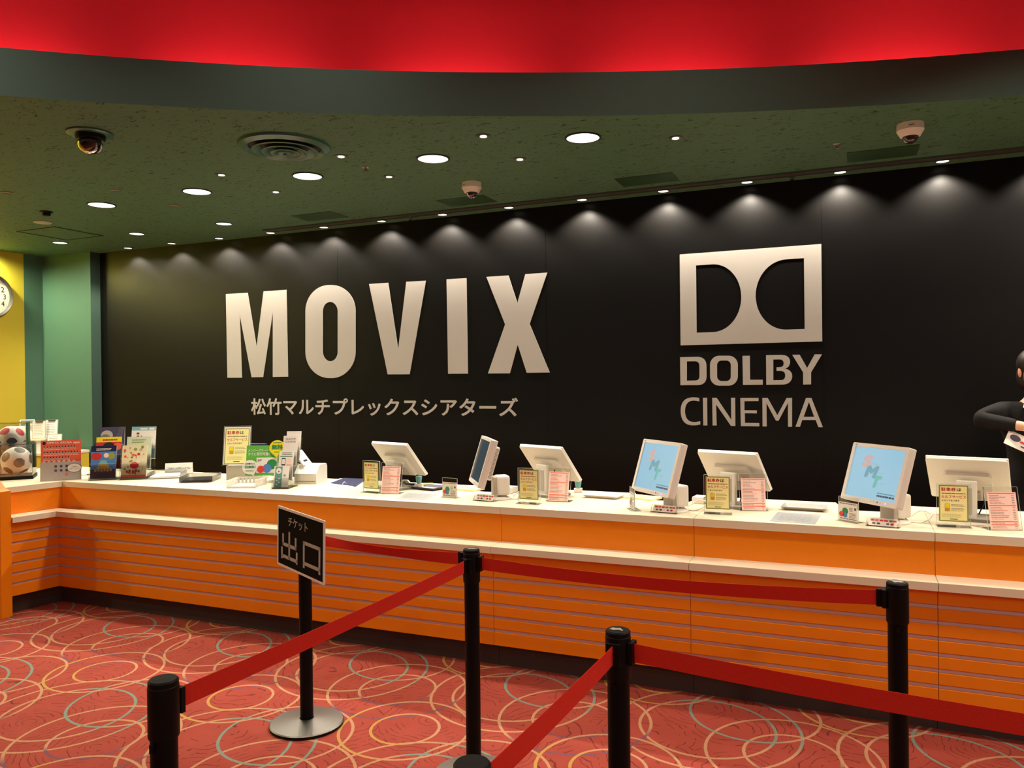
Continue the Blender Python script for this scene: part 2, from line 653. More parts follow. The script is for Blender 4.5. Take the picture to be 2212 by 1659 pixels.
# ================================================================== the setting
b = MB()
b.add([(-10, -8, 0), (9, -8, 0), (9, 6.3, 0), (-10, 6.3, 0)], [(0, 1, 2, 3)], carpet_mat())
tag(b.build('floor'), 'red carpet patterned with overlapping tan and teal circles', 'floor', kind='structure')

b = MB()
b.box((0.66, WALL_Y + 0.05, 1.55), (16.68, 0.1, 3.1), M_WALL)
for x in (-4.45, -2.35, -0.2, 1.9):
    b.box((x, WALL_Y - 0.0006, 1.55), (0.003, 0.0012, 3.1), M_WALL)
tag(b.build('wall_back'), 'black wall behind the counter carrying the cinema lettering', 'wall', kind='structure')

b = MB()
b.box((-8.41, 1.41, 1.55), (0.1, 8.82, 3.1), M_YELLOW)
b.box((-8.41, 5.93, 1.55), (0.1, 0.22, 3.1), M_TEAL)
tag(b.build('wall_left'), 'yellow side wall turning teal at its far end', 'wall', kind='structure')

b = MB()
b.box((-7.98, 6.10, 1.55), (0.76, 0.12, 3.1), M_TEAL)
b.box((-7.5985, 6.10, 1.55), (0.003, 0.12, 3.1), M_GREENDK)
tag(b.build('wall_pier'), 'teal green pier between the yellow wall and the black wall', 'wall', kind='structure')


def arc(r, a):
    return (CX + r * math.cos(R(a)), CY + r * math.sin(R(a)))


def to_bound(a):
    dx, dy = math.cos(R(a)), math.sin(R(a))
    t = []
    if dx < 0:
        t.append((-10 - CX) / dx)
    if dx > 0:
        t.append((9 - CX) / dx)
    if dy > 0:
        t.append((6.3 - CY) / dy)
    t = min(t)
    return (CX + t * dx, CY + t * dy)


b = MB()
A0, A1, NA = 62, 165, 104
va = [arc(CRAD, A0 + (A1 - A0) * i / NA) for i in range(NA + 1)]
vb = [to_bound(A0 + (A1 - A0) * i / NA) for i in range(NA + 1)]
# corners of the outer rectangle are reached by adding them as extra points
vs = [(x, y, CEIL) for x, y in va] + [(x, y, CEIL) for x, y in vb] + [(x, y, CEIL + 0.02) for x, y in va] + [(x, y, CEIL + 0.02) for x, y in vb]
n = NA + 1
fs = []
for i in range(NA):
    fs.append((i, i + 1, n + i + 1, n + i))
    fs.append((2 * n + i, 3 * n + i, 3 * n + i + 1, 2 * n + i + 1))
b.add(vs, fs, M_CEIL)
b.add([(-10, 6.3, CEIL), (-10, 5.2, CEIL), (-9.2, 6.3, CEIL), (9, 6.3, CEIL), (9, 5.5, CEIL), (8.0, 6.3, CEIL)], [(0, 1, 2), (3, 4, 5)], M_CEIL)
tag(b.build('ceiling'), 'low dark green flecked ceiling over the counter', 'ceiling', kind='structure')

b = MB()
vs, fs = [], []
for i in range(NA + 1):
    a = A0 + (A1 - A0) * i / NA
    for r, z in ((CRAD, CEIL), (CRAD, CEIL + 0.24), (CRAD + 0.04, CEIL + 0.24), (CRAD + 0.04, CEIL + 0.05), (CRAD + 0.62, CEIL + 0.05)):
        x, y = arc(r, a)
        vs.append((x, y, z))
for i in range(NA):
    for k in range(4):
        fs.append((5 * i + k, 5 * i + k + 1, 5 * i + k + 6, 5 * i + k + 5))
b.add(vs, fs, M_FASCIA, smooth=False)
tag(b.build('trim_1'), 'curved charcoal fascia round the opening in the ceiling', 'ceiling edge', kind='structure')

b = MB(Matrix.Translation((CX, CY, 0)))
b.lathe([(CRAD + 0.6, CEIL + 0.04), (CRAD + 0.58, 3.5), (CRAD + 0.46, 3.85), (CRAD + 0.2, 4.1), (CRAD - 0.3, 4.28), (CRAD - 1.1, 4.38), (0.02, 4.42)], M_RED, 160, cap=False)
tag(b.build('ceiling'), 'red upper ceiling curving down into the lit cove', 'ceiling', kind='structure')

b = MB()
b.box((1.95, 5.945, CEIL - 0.003), (14.1, 0.085, 0.006), M_KICK)
b.box((1.95, 5.897, CEIL - 0.006), (14.1, 0.010, 0.012), M_GREENDK)
b.box((1.95, 5.993, CEIL - 0.006), (14.1, 0.010, 0.012), M_GREENDK)
tag(b.build('trim_2'), 'dark linear slot along the ceiling in front of the black wall', 'ceiling slot', kind='structure')

# ================================================================== counter
PF, LF, SF, KF = 4.19, 4.045, 4.082, 4.152         # upper panel, ledge edge, slat panel, kickboard planes
DIRX, DIRY = -0.154, -0.988                         # the return at the left corner


def corner(off):
    return (-5.61 + 0.856 * off, PF - off)


def ret_end(off, y=3.745):
    cx, cy = corner(off)
    t = (y - cy) / DIRY
    return (cx + DIRX * t, y)


SLATS = [(0.136, 0.211)] + [(0.211 + 0.0735 * i + 0.021, 0.211 + 0.0735 * (i + 1)) for i in range(5)] + [(0.5995, 0.668)]


def counter(label, x0, x1, back, notch=None, mitre=False):
    t = thing('counter_section', label, 'counter', (x0, PF, 0), group='orange ticket counter sections')
    g = 0.0012
    Mi = Matrix.Translation((-x0, -PF, 0))
    poly = [(x0 + g, PF), (x1 - g, PF), (x1 - g, back)]
    if notch:
        a, c = notch
        poly += [(c, back), (c - 0.05, back - 0.26), (a + 0.05, back - 0.26), (a, back)]
    poly += [(x0 + g, back)]
    MB(Mi).prism(poly, TOP - 0.041, TOP, M_CREAM).build('countertop', t)
    q = MB(Mi)
    if mitre:
        q.prism([corner(-0.012), (x1 - g, PF + 0.012), (x1 - g, PF + 0.03), corner(-0.03)], 0.707, TOP - 0.0412, M_ORANGE)
    else:
        q.box(((x0 + x1) / 2, PF + 0.012 + 0.009, (0.7072 + TOP - 0.0412) / 2), (x1 - x0 - 2 * g, 0.018, TOP - 0.0412 - 0.7072), M_ORANGE)
    q.build('front_panel', t)
    q = MB(Mi)
    if mitre:
        q.prism([corner(PF - LF), (x1 - g, LF), (x1 - g, PF + 0.03), corner(-0.03)], 0.668, 0.707, M_CREAM)
    else:
        q.box(((x0 + x1) / 2, (LF + PF + 0.03) / 2, 0.6875), (x1 - x0 - 2 * g, PF + 0.03 - LF, 0.039), M_CREAM, bevel=0.0015)
    q.build('ledge', t)
    q = MB(Mi)
    x0_, x0 = x0, (corner(PF - SF)[0] - 0.02 if mitre else x0)
    for z0, z1 in SLATS:
        q.box(((x0 + x1) / 2, SF + 0.012, (z0 + z1) / 2), (x1 - x0 - 2 * g, 0.024, z1 - z0), M_ORANGE, bevel=0.0012)
    q.box(((x0 + x1) / 2, SF + 0.017, 0.40), (x1 - x0 - 2 * g, 0.012, 0.52), M_GROOVE)
    q.build('slat_panel', t)
    x0 = x0_
    q = MB(Mi)
    q.box(((x0 + x1) / 2, KF + 0.01, 0.068), (x1 - x0 - 2 * g, 0.02, 0.136), M_KICK)
    q.build('kickboard', t)
    q = MB(Mi)
    q.box(((x0 + x1) / 2, back - 0.12, 0.435), (x1 - x0 - 0.01, 0.02, 0.866), M_KICK)
    for xx in (x0 + 0.02, x1 - 0.02):
        q.box((xx, (PF + 0.05 + back - 0.1) / 2, 0.435), (0.02, back - PF - 0.15, 0.866), M_KICK)
    if not notch:
        q.build('carcass', t)
    else:
        q.bm.free()
    return t


counter('longest orange counter section, from the left corner to the leftmost of the joints', -5.605, -1.90, 5.0, (-2.42, -2.02), True)
counter('orange counter section in the middle, right of the leftmost joint', -1.90, -0.78, 5.0, (-1.30, -0.86))
counter('orange counter section under the rightmost lit customer monitor', -0.78, 0.348, 5.0, (-0.10, 0.22))
counter('orange counter section running out of the photo at the right', 0.348, 2.6, 5.0)

t = thing('counter_section', 'short orange counter return at the far left, angled towards the viewer', 'counter', (-5.61, PF, 0), group='orange ticket counter sections')
Mi = Matrix.Translation((5.61, -PF, 0))
MB(Mi).prism([corner(0), ret_end(0), (-6.7, 3.745), (-6.7, 5.0), (-5.607, 5.0)][::-1], TOP - 0.041, TOP, M_CREAM).build('countertop', t)


def strip(off0, off1, z0, z1, mt, mb):
    mb.prism([corner(off0), ret_end(off0), ret_end(off1), corner(off1)], z0, z1, mt)


q = MB(Mi)
strip(-0.012, -0.03, 0.707, TOP - 0.0412, M_ORANGE, q)
q.build('front_panel', t)
q = MB(Mi)
strip(0.145, -0.03, 0.668, 0.707, M_CREAM, q)
q.build('ledge', t)
q = MB(Mi)
for z0, z1 in SLATS:
    strip(0.108, 0.084, z0, z1, M_ORANGE, q)
strip(0.097, 0.085, 0.14, 0.66, M_GROOVE, q)
q.build('slat_panel', t)
q = MB(Mi)
strip(0.038, 0.018, 0, 0.136, M_KICK, q)
q.build('kickboard', t)

b = MB(VERT)
b.prism([(-5.545, 0), (-5.545, 0.90), (-5.60, 0.915), (-5.80, 1.10), (-6.9, 1.10), (-6.9, 0)], -3.742, -3.665, M_ORANGE)
tag(b.build('end_panel'), 'upright orange end panel with sloping top at the far left', 'panel')

# ================================================================== wall lettering
def wp(px, py):
    p = aty(px, py, WALL_Y)
    return (p.x, p.z)


def letters(name, label, glyph_list, scale, ox, oy, cat='wall sign'):
    t = thing(name, label, cat, (0, WALL_Y, 0))
    for outer, holes in glyph_list:
        o = [wp(ox + x / scale, oy + y / scale) for x, y in outer]
        hs = [[wp(ox + x / scale, oy + y / scale) for x, y in h] for h in holes]
        MB(VERT).prism(o, 0.0005, 0.005, M_LETTER, holes=hs).build('letter', t)
    return t


def rr(x0, x1, y0, y1, rx, ry, n=10):
    pts = []
    for cx, cy, a0 in ((x1 - rx, y1 - ry, 0), (x0 + rx, y1 - ry, 90), (x0 + rx, y0 + ry, 180), (x1 - rx, y0 + ry, 270)):
        for i in range(n + 1):
            a = R(a0 + 90 * i / n)
            pts.append((cx + rx * math.cos(a), cy + ry * math.sin(a)))
    return pts


def skew(pts, x0, s):
    return [(x, y - (x - x0) * s) for x, y in pts]


def bez(p0, p1, p2, n=6):
    return [((1 - k / n) ** 2 * p0[0] + 2 * (1 - k / n) * k / n * p1[0] + (k / n) ** 2 * p2[0],
             (1 - k / n) ** 2 * p0[1] + 2 * (1 - k / n) * k / n * p1[1] + (k / n) ** 2 * p2[1]) for k in range(n + 1)]


MOVIX = [
    ([(83, 190), (220, 182), (276, 522), (320, 173), (464, 163), (474, 709), (378, 711), (378, 305), (317, 712), (245, 713), (170, 320), (184, 716), (93, 716)], []),
    (rr(583, 898, 133, 718, 150, 165, 14), [rr(692, 786, 240, 612, 46, 60, 12)]),
    ([(983, 127), (1103, 119), (1166, 538), (1217, 113), (1340, 106), (1238, 694), (1100, 695)], []),
    ([(1470, 97), (1595, 90), (1604, 690), (1480, 691)], []),
    ([(1720, 82), (1859, 73), (1915, 247), (1965, 65), (2103, 55), (1992, 378), (2118, 683), (1974, 685), (1917, 508), (1868, 688), (1730, 689), (1838, 381)], [])]
letters('wall_lettering', 'largest white block letters, five across the left half of the black wall', MOVIX, 2.9105, 460, 570)

DOLBY = [
    ([(175, 130)] + bez((400, 124), (510, 128), (515, 240)) + bez((517, 385), (510, 488), (400, 490)) + [(180, 490)],
     [[(262, 183)] + bez((365, 181), (424, 184), (425, 240)) + bez((426, 375), (424, 430), (370, 430)) + [(262, 432)]]),
    (rr(562, 920, 110, 497, 120, 120, 12), [rr(652, 830, 172, 437, 58, 60, 10)]),
    ([(980, 112), (1075, 110), (1078, 420), (1242, 420), (1242, 485), (987, 487)], []),
    ([(1285, 103)] + bez((1490, 100), (1592, 105), (1595, 190)) + bez((1595, 190), (1590, 262), (1530, 276)) + bez((1530, 276), (1622, 300), (1622, 375))
     + bez((1622, 385), (1610, 478), (1500, 483)) + [(1288, 485)],
     [[(1378, 159)] + bez((1460, 158), (1510, 160), (1512, 205)) + bez((1512, 212), (1510, 256), (1460, 258)) + [(1420, 260), (1420, 305)]
      + bez((1475, 306), (1530, 310), (1532, 360)) + bez((1532, 370), (1530, 424), (1480, 425)) + [(1378, 426)]]),
    ([(1622, 98), (1718, 97), (1815, 268), (1912, 92), (2007, 92), (1866, 325), (1866, 480), (1763, 482), (1763, 325)], [])]
letters('wall_lettering', 'bold white five-letter word below the white rectangle emblem', DOLBY, 5.978, 1440, 750)
CINEMA = [
    ([(422, 655)] + bez((422, 655), (180, 610), (183, 830), 12) + bez((183, 830), (190, 1055), (435, 998), 12) + [(435, 955)]
     + bez((435, 955), (245, 1010), (237, 830), 12) + bez((237, 830), (240, 650), (422, 700), 12), []),
    ([(470, 653), (523, 653), (527, 1010), (475, 1010)], []),
    ([(590, 653), (645, 653), (836, 937), (832, 653), (885, 653), (888, 1017), (832, 1016), (640, 738), (647, 1010), (595, 1010)], []),
    ([(952, 655), (1187, 655), (1187, 695), (1005, 697), (1005, 815), (1165, 817), (1165, 855), (1010, 852), (1012, 978), (1197, 980), (1197, 1022), (960, 1018)], []),
    ([(1237, 655), (1305, 655), (1430, 878), (1550, 655), (1620, 655), (1620, 1028), (1568, 1027), (1567, 718), (1447, 948), (1412, 948), (1290, 722), (1293, 1023), (1240, 1022)], []),
    ([(1800, 655), (1870, 655), (2017, 1033), (1960, 1032), (1925, 940), (1752, 940), (1722, 1028), (1665, 1027)], [[(1838, 708), (1770, 898), (1905, 898)]])]
letters('wall_lettering', 'thin white six-letter word, lowest line under the white emblem', CINEMA, 5.978, 1440, 750)

# emblem: rectangle with two facing D openings
def ep(x, y):
    return wp(1440 + x / 5.978, 510 + y / 5.978)


x0, zt = ep(170, 238)
x1, zt2 = ep(1998, 103)
zb = ep(178, 1410)[1]
zt = (zt + zt2) / 2
zb = (zb + ep(2008, 1362)[1]) / 2
dl0, dt = ep(380, 380)
dl1 = ep(965, 790)[0]
db = ep(382, 1248)[1]
ds = ep(590, 366)[0]
dr0 = ep(1774, 287)[0]
dr1 = ep(1150, 760)[0]
dss = ep(1545, 299)[0]
zc, hz = (dt + db) / 2, (dt - db) / 2
left = [(dl0, db)] + [(ds + (dl1 - ds) * math.cos(R(a)), zc + hz * math.sin(R(a))) for a in range(-90, 91, 6)] + [(dl0, dt)]
right = [(dr0, dt)] + [(dss - (dss - dr1) * math.cos(R(a)), zc + hz * math.sin(R(a))) for a in range(90, -91, -6)] + [(dr0, db)]
b = MB(VERT)
b.prism([(x0, zb), (x1, zb), (x1, zt), (x0, zt)], 0.0005, 0.005, M_LETTER, holes=[left, right])
tag(b.build('wall_emblem', loc=(0, WALL_Y, 0)), 'white rectangle emblem with two facing D-shaped openings on the black wall', 'wall sign')

# Japanese line
t = thing('wall_lettering', 'white Japanese line of fifteen characters below the largest letters', 'wall sign', (0, WALL_Y, 0))
s = '松竹マルチプレックスシアターズ'
xa, za = wp(543.3, 899)
xb, zb2 = wp(1119.8, 899.4)
zt3 = wp(830, 859.5)[1]
zb3 = wp(830, 898.5)[1]
vs, fs, (gx0, gx1, gy0, gy1) = glyphs(s, 0.022)
adv = 1.0
kx = (xb - xa) / (gx1 - gx0)
kz = (zt3 - zb3) / (gy1 - gy0) * 1.0
cells = {}
for f in fs:
    cx = sum(vs[i][0] for i in f) / len(f)
    cells.setdefault(int(cx // adv), []).append(f)
for k in sorted(cells):
    used = sorted({i for f in cells[k] for i in f})
    ix = {v: i for i, v in enumerate(used)}
    q = MB()
    q.add([(xa + (vs[i][0] - gx0) * kx, -0.004 - 5 * vs[i][2], zb3 + (vs[i][1] - gy0) * kz) for i in used], [tuple(ix[i] for i in f) for f in cells[k]], M_LETTER)
    q.build('letter', t)
M_DIFF = mat('green enamel', (64, 112, 96), 0.3, 0.6)
# ================================================================== ceiling fittings
ORD = ['first', 'second', 'third', 'fourth', 'fifth', 'sixth', 'seventh', 'eighth', 'ninth', 'tenth', 'eleventh', 'twelfth', 'thirteenth', 'fourteenth']


def downlight(name, label, x, y, r, group, rim=0.12, lens=M_LENS, first={}):
    key = (name, lens.name)
    if key in first:
        o = dup(first[key], (x, y, CEIL), 0, label, group)
        return o
    t = thing(name, label, 'ceiling light', (x, y, CEIL), group=group)
    MB().lathe([(r, -0.0005), (r * (1 + rim), -0.0005), (r * (1 + rim), -0.005), (r, -0.007), (r, -0.0005)], M_LAMPRIM, 40, cap=False).build('rim', t)
    MB().lathe([(r, -0.001), (r, -0.003)], lens, 40).build('lens', t)
    first[key] = t
    return t


for i, (x, y) in enumerate(DOWN_A):
    downlight('downlight', 'large lit round downlight, %s from the right in the row of five large ones' % ORD[i], x, y, 0.098, 'large downlights')
for i, (x, y) in enumerate(DOWN_B):
    downlight('downlight_medium', 'medium lit round downlight, %s from the right in the far left row of three' % ORD[i], x, y, 0.066, 'medium downlights')
for i, (x, y) in enumerate(WASH):
    downlight('wall_washer', 'small lit wall washer, %s from the left along the top of the black wall' % ORD[i], x, y, 0.040, 'wall washers')


def pin(label, x, y, lit, first={}):
    if lit in first:
        return dup(first[lit], (x, y, CEIL), 0, label, 'pin spots')
    t = thing('pin_spot', label, 'ceiling light', (x, y, CEIL), group='pin spots')
    MB().lathe([(0.034, -0.0005), (0.042, -0.0005), (0.042, -0.004), (0.034, -0.005), (0.034, -0.0005)], M_STEEL if lit else M_GREYPL, 28, cap=False).build('rim', t)
    MB().lathe([(0.034, -0.0008), (0.034, -0.0018)], M_CHROME if lit else M_GREYPL, 28).build('reflector', t)
    if lit:
        MB(Matrix.Translation((-0.004, 0.010, 0))).lathe([(0.021, -0.001), (0.021, -0.004)], M_LENS2, 24).build('lens', t)
    first[lit] = t
    return t


PIN_LAB = ['small lit pin spot between the two rightmost large downlights, nearer the fascia', 'small lit pin spot in front of the middle white dome camera',
           'small lit pin spot right of the rightmost large downlight', 'small lit pin spot left of the middle white dome camera',
           'small lit pin spot just right of the round air diffuser', 'small lit pin spot left of the round air diffuser',
           'small lit pin spot between the third and fourth large downlights']
for l, (x, y) in zip(PIN_LAB, PINS_LIT):
    pin(l, x, y, True)
for l, (x, y) in zip(['unlit pin spot nearest the two leftmost large downlights, towards the fascia', 'unlit pin spot right of the leftmost large downlight, towards the wall', 'unlit pin spot at the left edge of the photo'], PINS_OFF):
    pin(l, x, y, False)

# round air diffuser
t = thing('air_diffuser', 'round green air diffuser of stacked cone rings in the ceiling', 'air vent', (-3.177, 3.878, CEIL))
MB().lathe([(0.275, -0.001), (0.272, -0.016), (0.235, -0.030), (0.215, -0.012), (0.215, -0.001)], M_DIFF, 56, cap=False).build('flange', t)
for i, (ra, rb, za, zb_) in enumerate([(0.150, 0.200, -0.004, -0.036), (0.095, 0.140, -0.006, -0.042), (0.045, 0.085, -0.010, -0.046)]):
    MB().lathe([(ra, za), (rb - 0.006, zb_ + 0.003), (rb, zb_), (rb - 0.012, zb_ - 0.003), (rb - 0.026, zb_ + 0.006), (ra - 0.004, za)], M_DIFF, 56, cap=False).build('cone_ring', t)
MB().lathe([(0.04, -0.046), (0.036, -0.050), (0.012, -0.052), (0.012, -0.060), (0.0001, -0.060)], M_DIFF, 32, cap=False).build('hub', t)
MB().lathe([(0.214, -0.0012), (0.214, -0.0022)], M_KICK, 48).build('throat', t)

# smoked dome camera on a plate
t = thing('dome_camera', 'smoked black dome camera on a round green plate near the fascia', 'security camera', (-4.018, 3.207, CEIL))
MB().lathe([(0.125, -0.001), (0.125, -0.008), (0.118, -0.012), (0.07, -0.012)], M_DIFF, 40, cap=False).build('mounting_plate', t)
MB().lathe([(0.080, -0.012), (0.078, -0.035), (0.074, -0.04)], M_BLACKPL, 40).build('collar', t)
q = MB()
q.lathe([(0.074 * math.cos(R(a)), -0.045 - 0.074 * math.sin(R(a))) for a in range(0, 90, 8)] + [(0.0005, -0.119)], clear_mat('smoked dome', (0.20, 0.17, 0.14), 0.06), 36, cap=False)
q.build('dome', t)
MB().ball((0.0, -0.004, -0.062), 0.040, M_BLACKPL).build('camera_ball', t)
cb = t.children[-1]
MB().lathe([(0.052, 0), (0.056, -0.006), (0.044, -0.016)], M_PLASTIC2, 28, Matrix.Translation((0.006, -0.01, -0.062)) @ Matrix.Rotation(R(50), 4, 'X'), cap=False).build('gimbal', cb)


def mini_dome(label, x, y, rz):
    t = thing('mini_dome_camera', label, 'security camera', (x, y, CEIL), rz, 'white dome cameras')
    q = MB()
    q.lathe([(0.072, -0.0005), (0.073, -0.040), (0.070, -0.044), (0.054, -0.072), (0.046, -0.074)], M_CAMWHITE, 36)
    hs = q.build('housing', t)
    q = MB(Matrix.Translation((0, -0.0725, -0.025)))
    q.rect(-0.018, 0, 0.03, 0.004, M_INK2)
    q.build('maker_mark', hs)
    MB().lathe([(0.043 * math.cos(R(a)), -0.074 - 0.040 * math.sin(R(a))) for a in range(0, 90, 9)] + [(0.0005, -0.114)], clear_mat('smoked dome', (0.20, 0.17, 0.14), 0.06), 28, cap=False).build('dome', t)
    MB().ball((0, -0.006, -0.084), 0.022, M_BLACKPL, 18, 10).build('lens_ball', t.children[-1])
    return t


d = mini_dome('white dome camera in the middle of the ceiling, above the largest letters', -2.551, 5.187, R(-25))
dup(d, (0.314, 5.085, CEIL), R(5), 'white dome camera at the right end of the ceiling')

for lab, x, y in [('tiny sprinkler head between the third large downlight and the air diffuser', -3.012, 4.504), ('tiny sprinkler head left of the right white dome camera', -0.08, 5.33),
                  ('tiny sprinkler head between the wall washers above the white emblem', -0.392, 6.03), ('tiny sprinkler head among the wall washers left of the middle camera', -3.581, 6.04)]:
    t = thing('sprinkler_head', lab, 'sprinkler', (x, y, CEIL), group='sprinkler heads')
    MB().lathe([(0.026, -0.0005), (0.024, -0.004), (0.008, -0.006), (0.007, -0.022)], M_CHROME, 20).build('escutcheon', t)
    MB().lathe([(0.016, -0.024), (0.016, -0.0265)], M_CHROME, 16).build('deflector', t)
    q = MB()
    q.box((0.009, 0, -0.016), (0.003, 0.004, 0.018), M_CHROME)
    q.box((-0.009, 0, -0.016), (0.003, 0.004, 0.018), M_CHROME)
    q.build('frame_arms', t)
tag(MB().lathe([(0.075, -0.0005), (0.075, -0.004), (0.07, -0.007)], M_PLASTIC2, 32).build('ceiling_speaker', loc=(-6.585, 4.765, CEIL)), 'pale round ceiling speaker above the left corner', 'speaker')
tag(MB().lathe([(0.05, -0.0005), (0.05, -0.006), (0.032, -0.012), (0.03, -0.034), (0.02, -0.038)], M_BLACKPL, 28).build('smoke_detector', loc=(-6.155, 4.488, CEIL)), 'small dark smoke detector on the ceiling at the left', 'detector')
t = thing('ceiling_hatch', 'square framed access hatch in the ceiling at the far left', 'hatch', (-6.92, 5.19, CEIL))
q = MB()
for cx_, cy_, sx_, sy_ in ((0, .25, .52, .012), (0, -.25, .52, .012), (.25, 0, .012, .488), (-.25, 0, .012, .488)):
    q.box((cx_, cy_, -0.0035), (sx_, sy_, 0.006), M_GREENDK)
q.build('frame', t)
MB().box((0, 0, -0.0015), (0.485, 0.485, 0.002), M_CEIL).build('panel', t)
for i, (px, py) in enumerate([(690, 467), (1008, 434), (1398, 388), (1905, 332)]):
    p = atz(px, py, CEIL)
    tag(MB().box((0, 0, -0.0015), (0.42, 0.26, 0.003), M_COVER).build('cover_plate', loc=(p.x, min(p.y, 5.75), CEIL)),
        'flat dark green cover plate by the ceiling slot, %s from the left' % ORD[i], 'plate', 'dark ceiling cover plates')

# ================================================================== wall clock
p25 = ray(25, 643)
yr = p25.y * (-8.36 / p25.x)
t = thing('wall_clock', 'round white wall clock on the yellow wall, cut by the left edge', 'clock', (-8.36, yr - 0.235, aty(25, 643, yr).z))
CK = Matrix.Rotation(R(90), 4, 'Z')
MB(CK @ VERT).lathe([(0.205, 0.012), (0.21, 0.035), (0.225, 0.042), (0.235, 0.03), (0.235, 0.0005)], M_STEEL, 56, cap=False).build('rim', t)
q = MB(CK)
q.lathe([(0.208, 0.001), (0.208, 0.012)], M_WHITE, 48, VERT)
dl = q.build('dial', t)
q = MB(CK @ Matrix.Translation((0, -0.0125, 0)))
for k in range(1, 13):
    a = R(90 - 30 * k)
    q.text(str(k), 0.150 * math.cos(a), 0.150 * math.sin(a) - 0.027, None, 0.054, M_INK, 0.0, 1, 'C')
for k in range(60):
    a = R(6 * k)
    q.disc(0.192 * math.cos(a), 0.192 * math.sin(a), 0.0035 if k % 5 == 0 else 0.0015, M_INK2, 1, seg=8)
q.build('numerals', dl)
for nm, a, l_, w_ in (('hour_hand', 150, 0.09, 0.012), ('minute_hand', 200, 0.13, 0.008)):
    MB(CK @ Matrix.Translation((0, -0.016, 0)) @ Matrix.Rotation(R(-a), 4, 'Y')).box((l_ / 2, 0, 0), (l_, 0.002, w_), M_INK).build(nm, dl)

# ================================================================== belt stanchions
POSTS = {'sign': (-2.434, 3.08), 'left': (-1.506, 1.377), 'mid': (-1.46, 2.925), 'near': (-0.607, 2.123), 'right': (0.131, 2.958), 'front': (-0.645, 1.285), 'off': (0.98, 1.96)}
BELTS = [('sign', 'mid', 0.905, 0.012), ('left', 'mid', 0.89, 0.006), ('mid', 'right', 0.895, 0.022), ('near', 'off', 0.895, 0.014), ('near', 'front', 0.895, 0.004)]
PLAB = {'sign': 'black belt stanchion under the black exit sign, its steel foot on the carpet', 'left': 'nearest black belt stanchion at the lower left, holding one belt',
        'mid': 'black belt stanchion in the middle where two back belts and the left belt meet', 'near': 'black belt stanchion right of centre in the foreground, scuffed white top',
        'right': 'tall black belt stanchion at the right in front of the orange slats', 'front': 'black belt stanchion showing only its cap at the bottom edge, centre',
        'off': 'black belt stanchion beyond the right edge that holds the foreground belt'}
proto = None
for k, (x, y) in POSTS.items():
    t = thing('belt_stanchion', PLAB[k], 'stanchion', (x, y, 0), group='queue stanchions')
    if proto is None:
        P0 = t
        q = MB()
        q.lathe([(0.172, 0.0), (0.175, 0.004), (0.175, 0.014)], M_BLACKPL, 56, cap=False)
        q.lathe([(0.175, 0.014), (0.170, 0.018), (0.10, 0.026), (0.034, 0.034)], M_STEEL, 56, cap=False)
        base = q.build('base', t)
        post = MB().lathe([(0.031, 0.02), (0.031, 0.84)], M_BLACK, 32).build('post', t)
        q = MB()
        q.lathe([(0.0335, 0.815), (0.0355, 0.82), (0.0355, 0.936), (0.034, 0.938)], M_BLACKPL, 36)
        q.box((0, -0.036, 0.80), (0.01, 0.006, 0.02), M_BLACKPL)
        head = q.build('cassette_head', t)
        cap = MB().lathe([(0.034, 0.938), (0.0345, 0.941), (0.0345, 0.949), (0.031, 0.953), (0.0001, 0.954)], M_BLACKPL, 36, cap=False).build('cap', t)
        proto = (base, post, head, cap)
    else:
        mine = []
        for o in proto:
            c = o.copy()
            COL.objects.link(c)
            c.parent = t
            mine.append(c)
        head, cap = mine[2], mine[3]
    if k in ('near', 'mid', 'right'):
        q = MB(Matrix.Translation((0, 0, 0.9546)))
        rr_ = random.Random(len(k))
        pts = []
        for i in range(12):
            a = 2 * math.pi * i / 12
            rad = 0.006 + 0.014 * rr_.random() * (1.4 if i % 3 else 0.5)
            pts.append((rad * 1.5 * math.cos(a + 0.4), rad * 0.8 * math.sin(a + 0.4)))
        q.prism(pts, 0, 0.0005, M_PLASTIC2, Matrix.Rotation(R(20 if k == 'mid' else -15), 4, 'Z'))
        tag(q.build('torn_sticker', cap), 'torn pale sticker scrap')
    for a_, b_, z_, s_ in BELTS:
        if k in (a_, b_):
            o2 = POSTS[b_ if k == a_ else a_]
            ang = math.atan2(o2[1] - y, o2[0] - x)
            q = MB(Matrix.Rotation(ang, 4, 'Z'))
            zc_ = z_ - 0.0
            q.box((0.041, 0, zc_), (0.014, 0.040, 0.062), M_BLACKPL, bevel=0.002)
            if k == b_:
                q.box((0.056, 0, zc_), (0.018, 0.012, 0.060), M_BLACKPL, bevel=0.002)
            q.build('belt_clip', head)

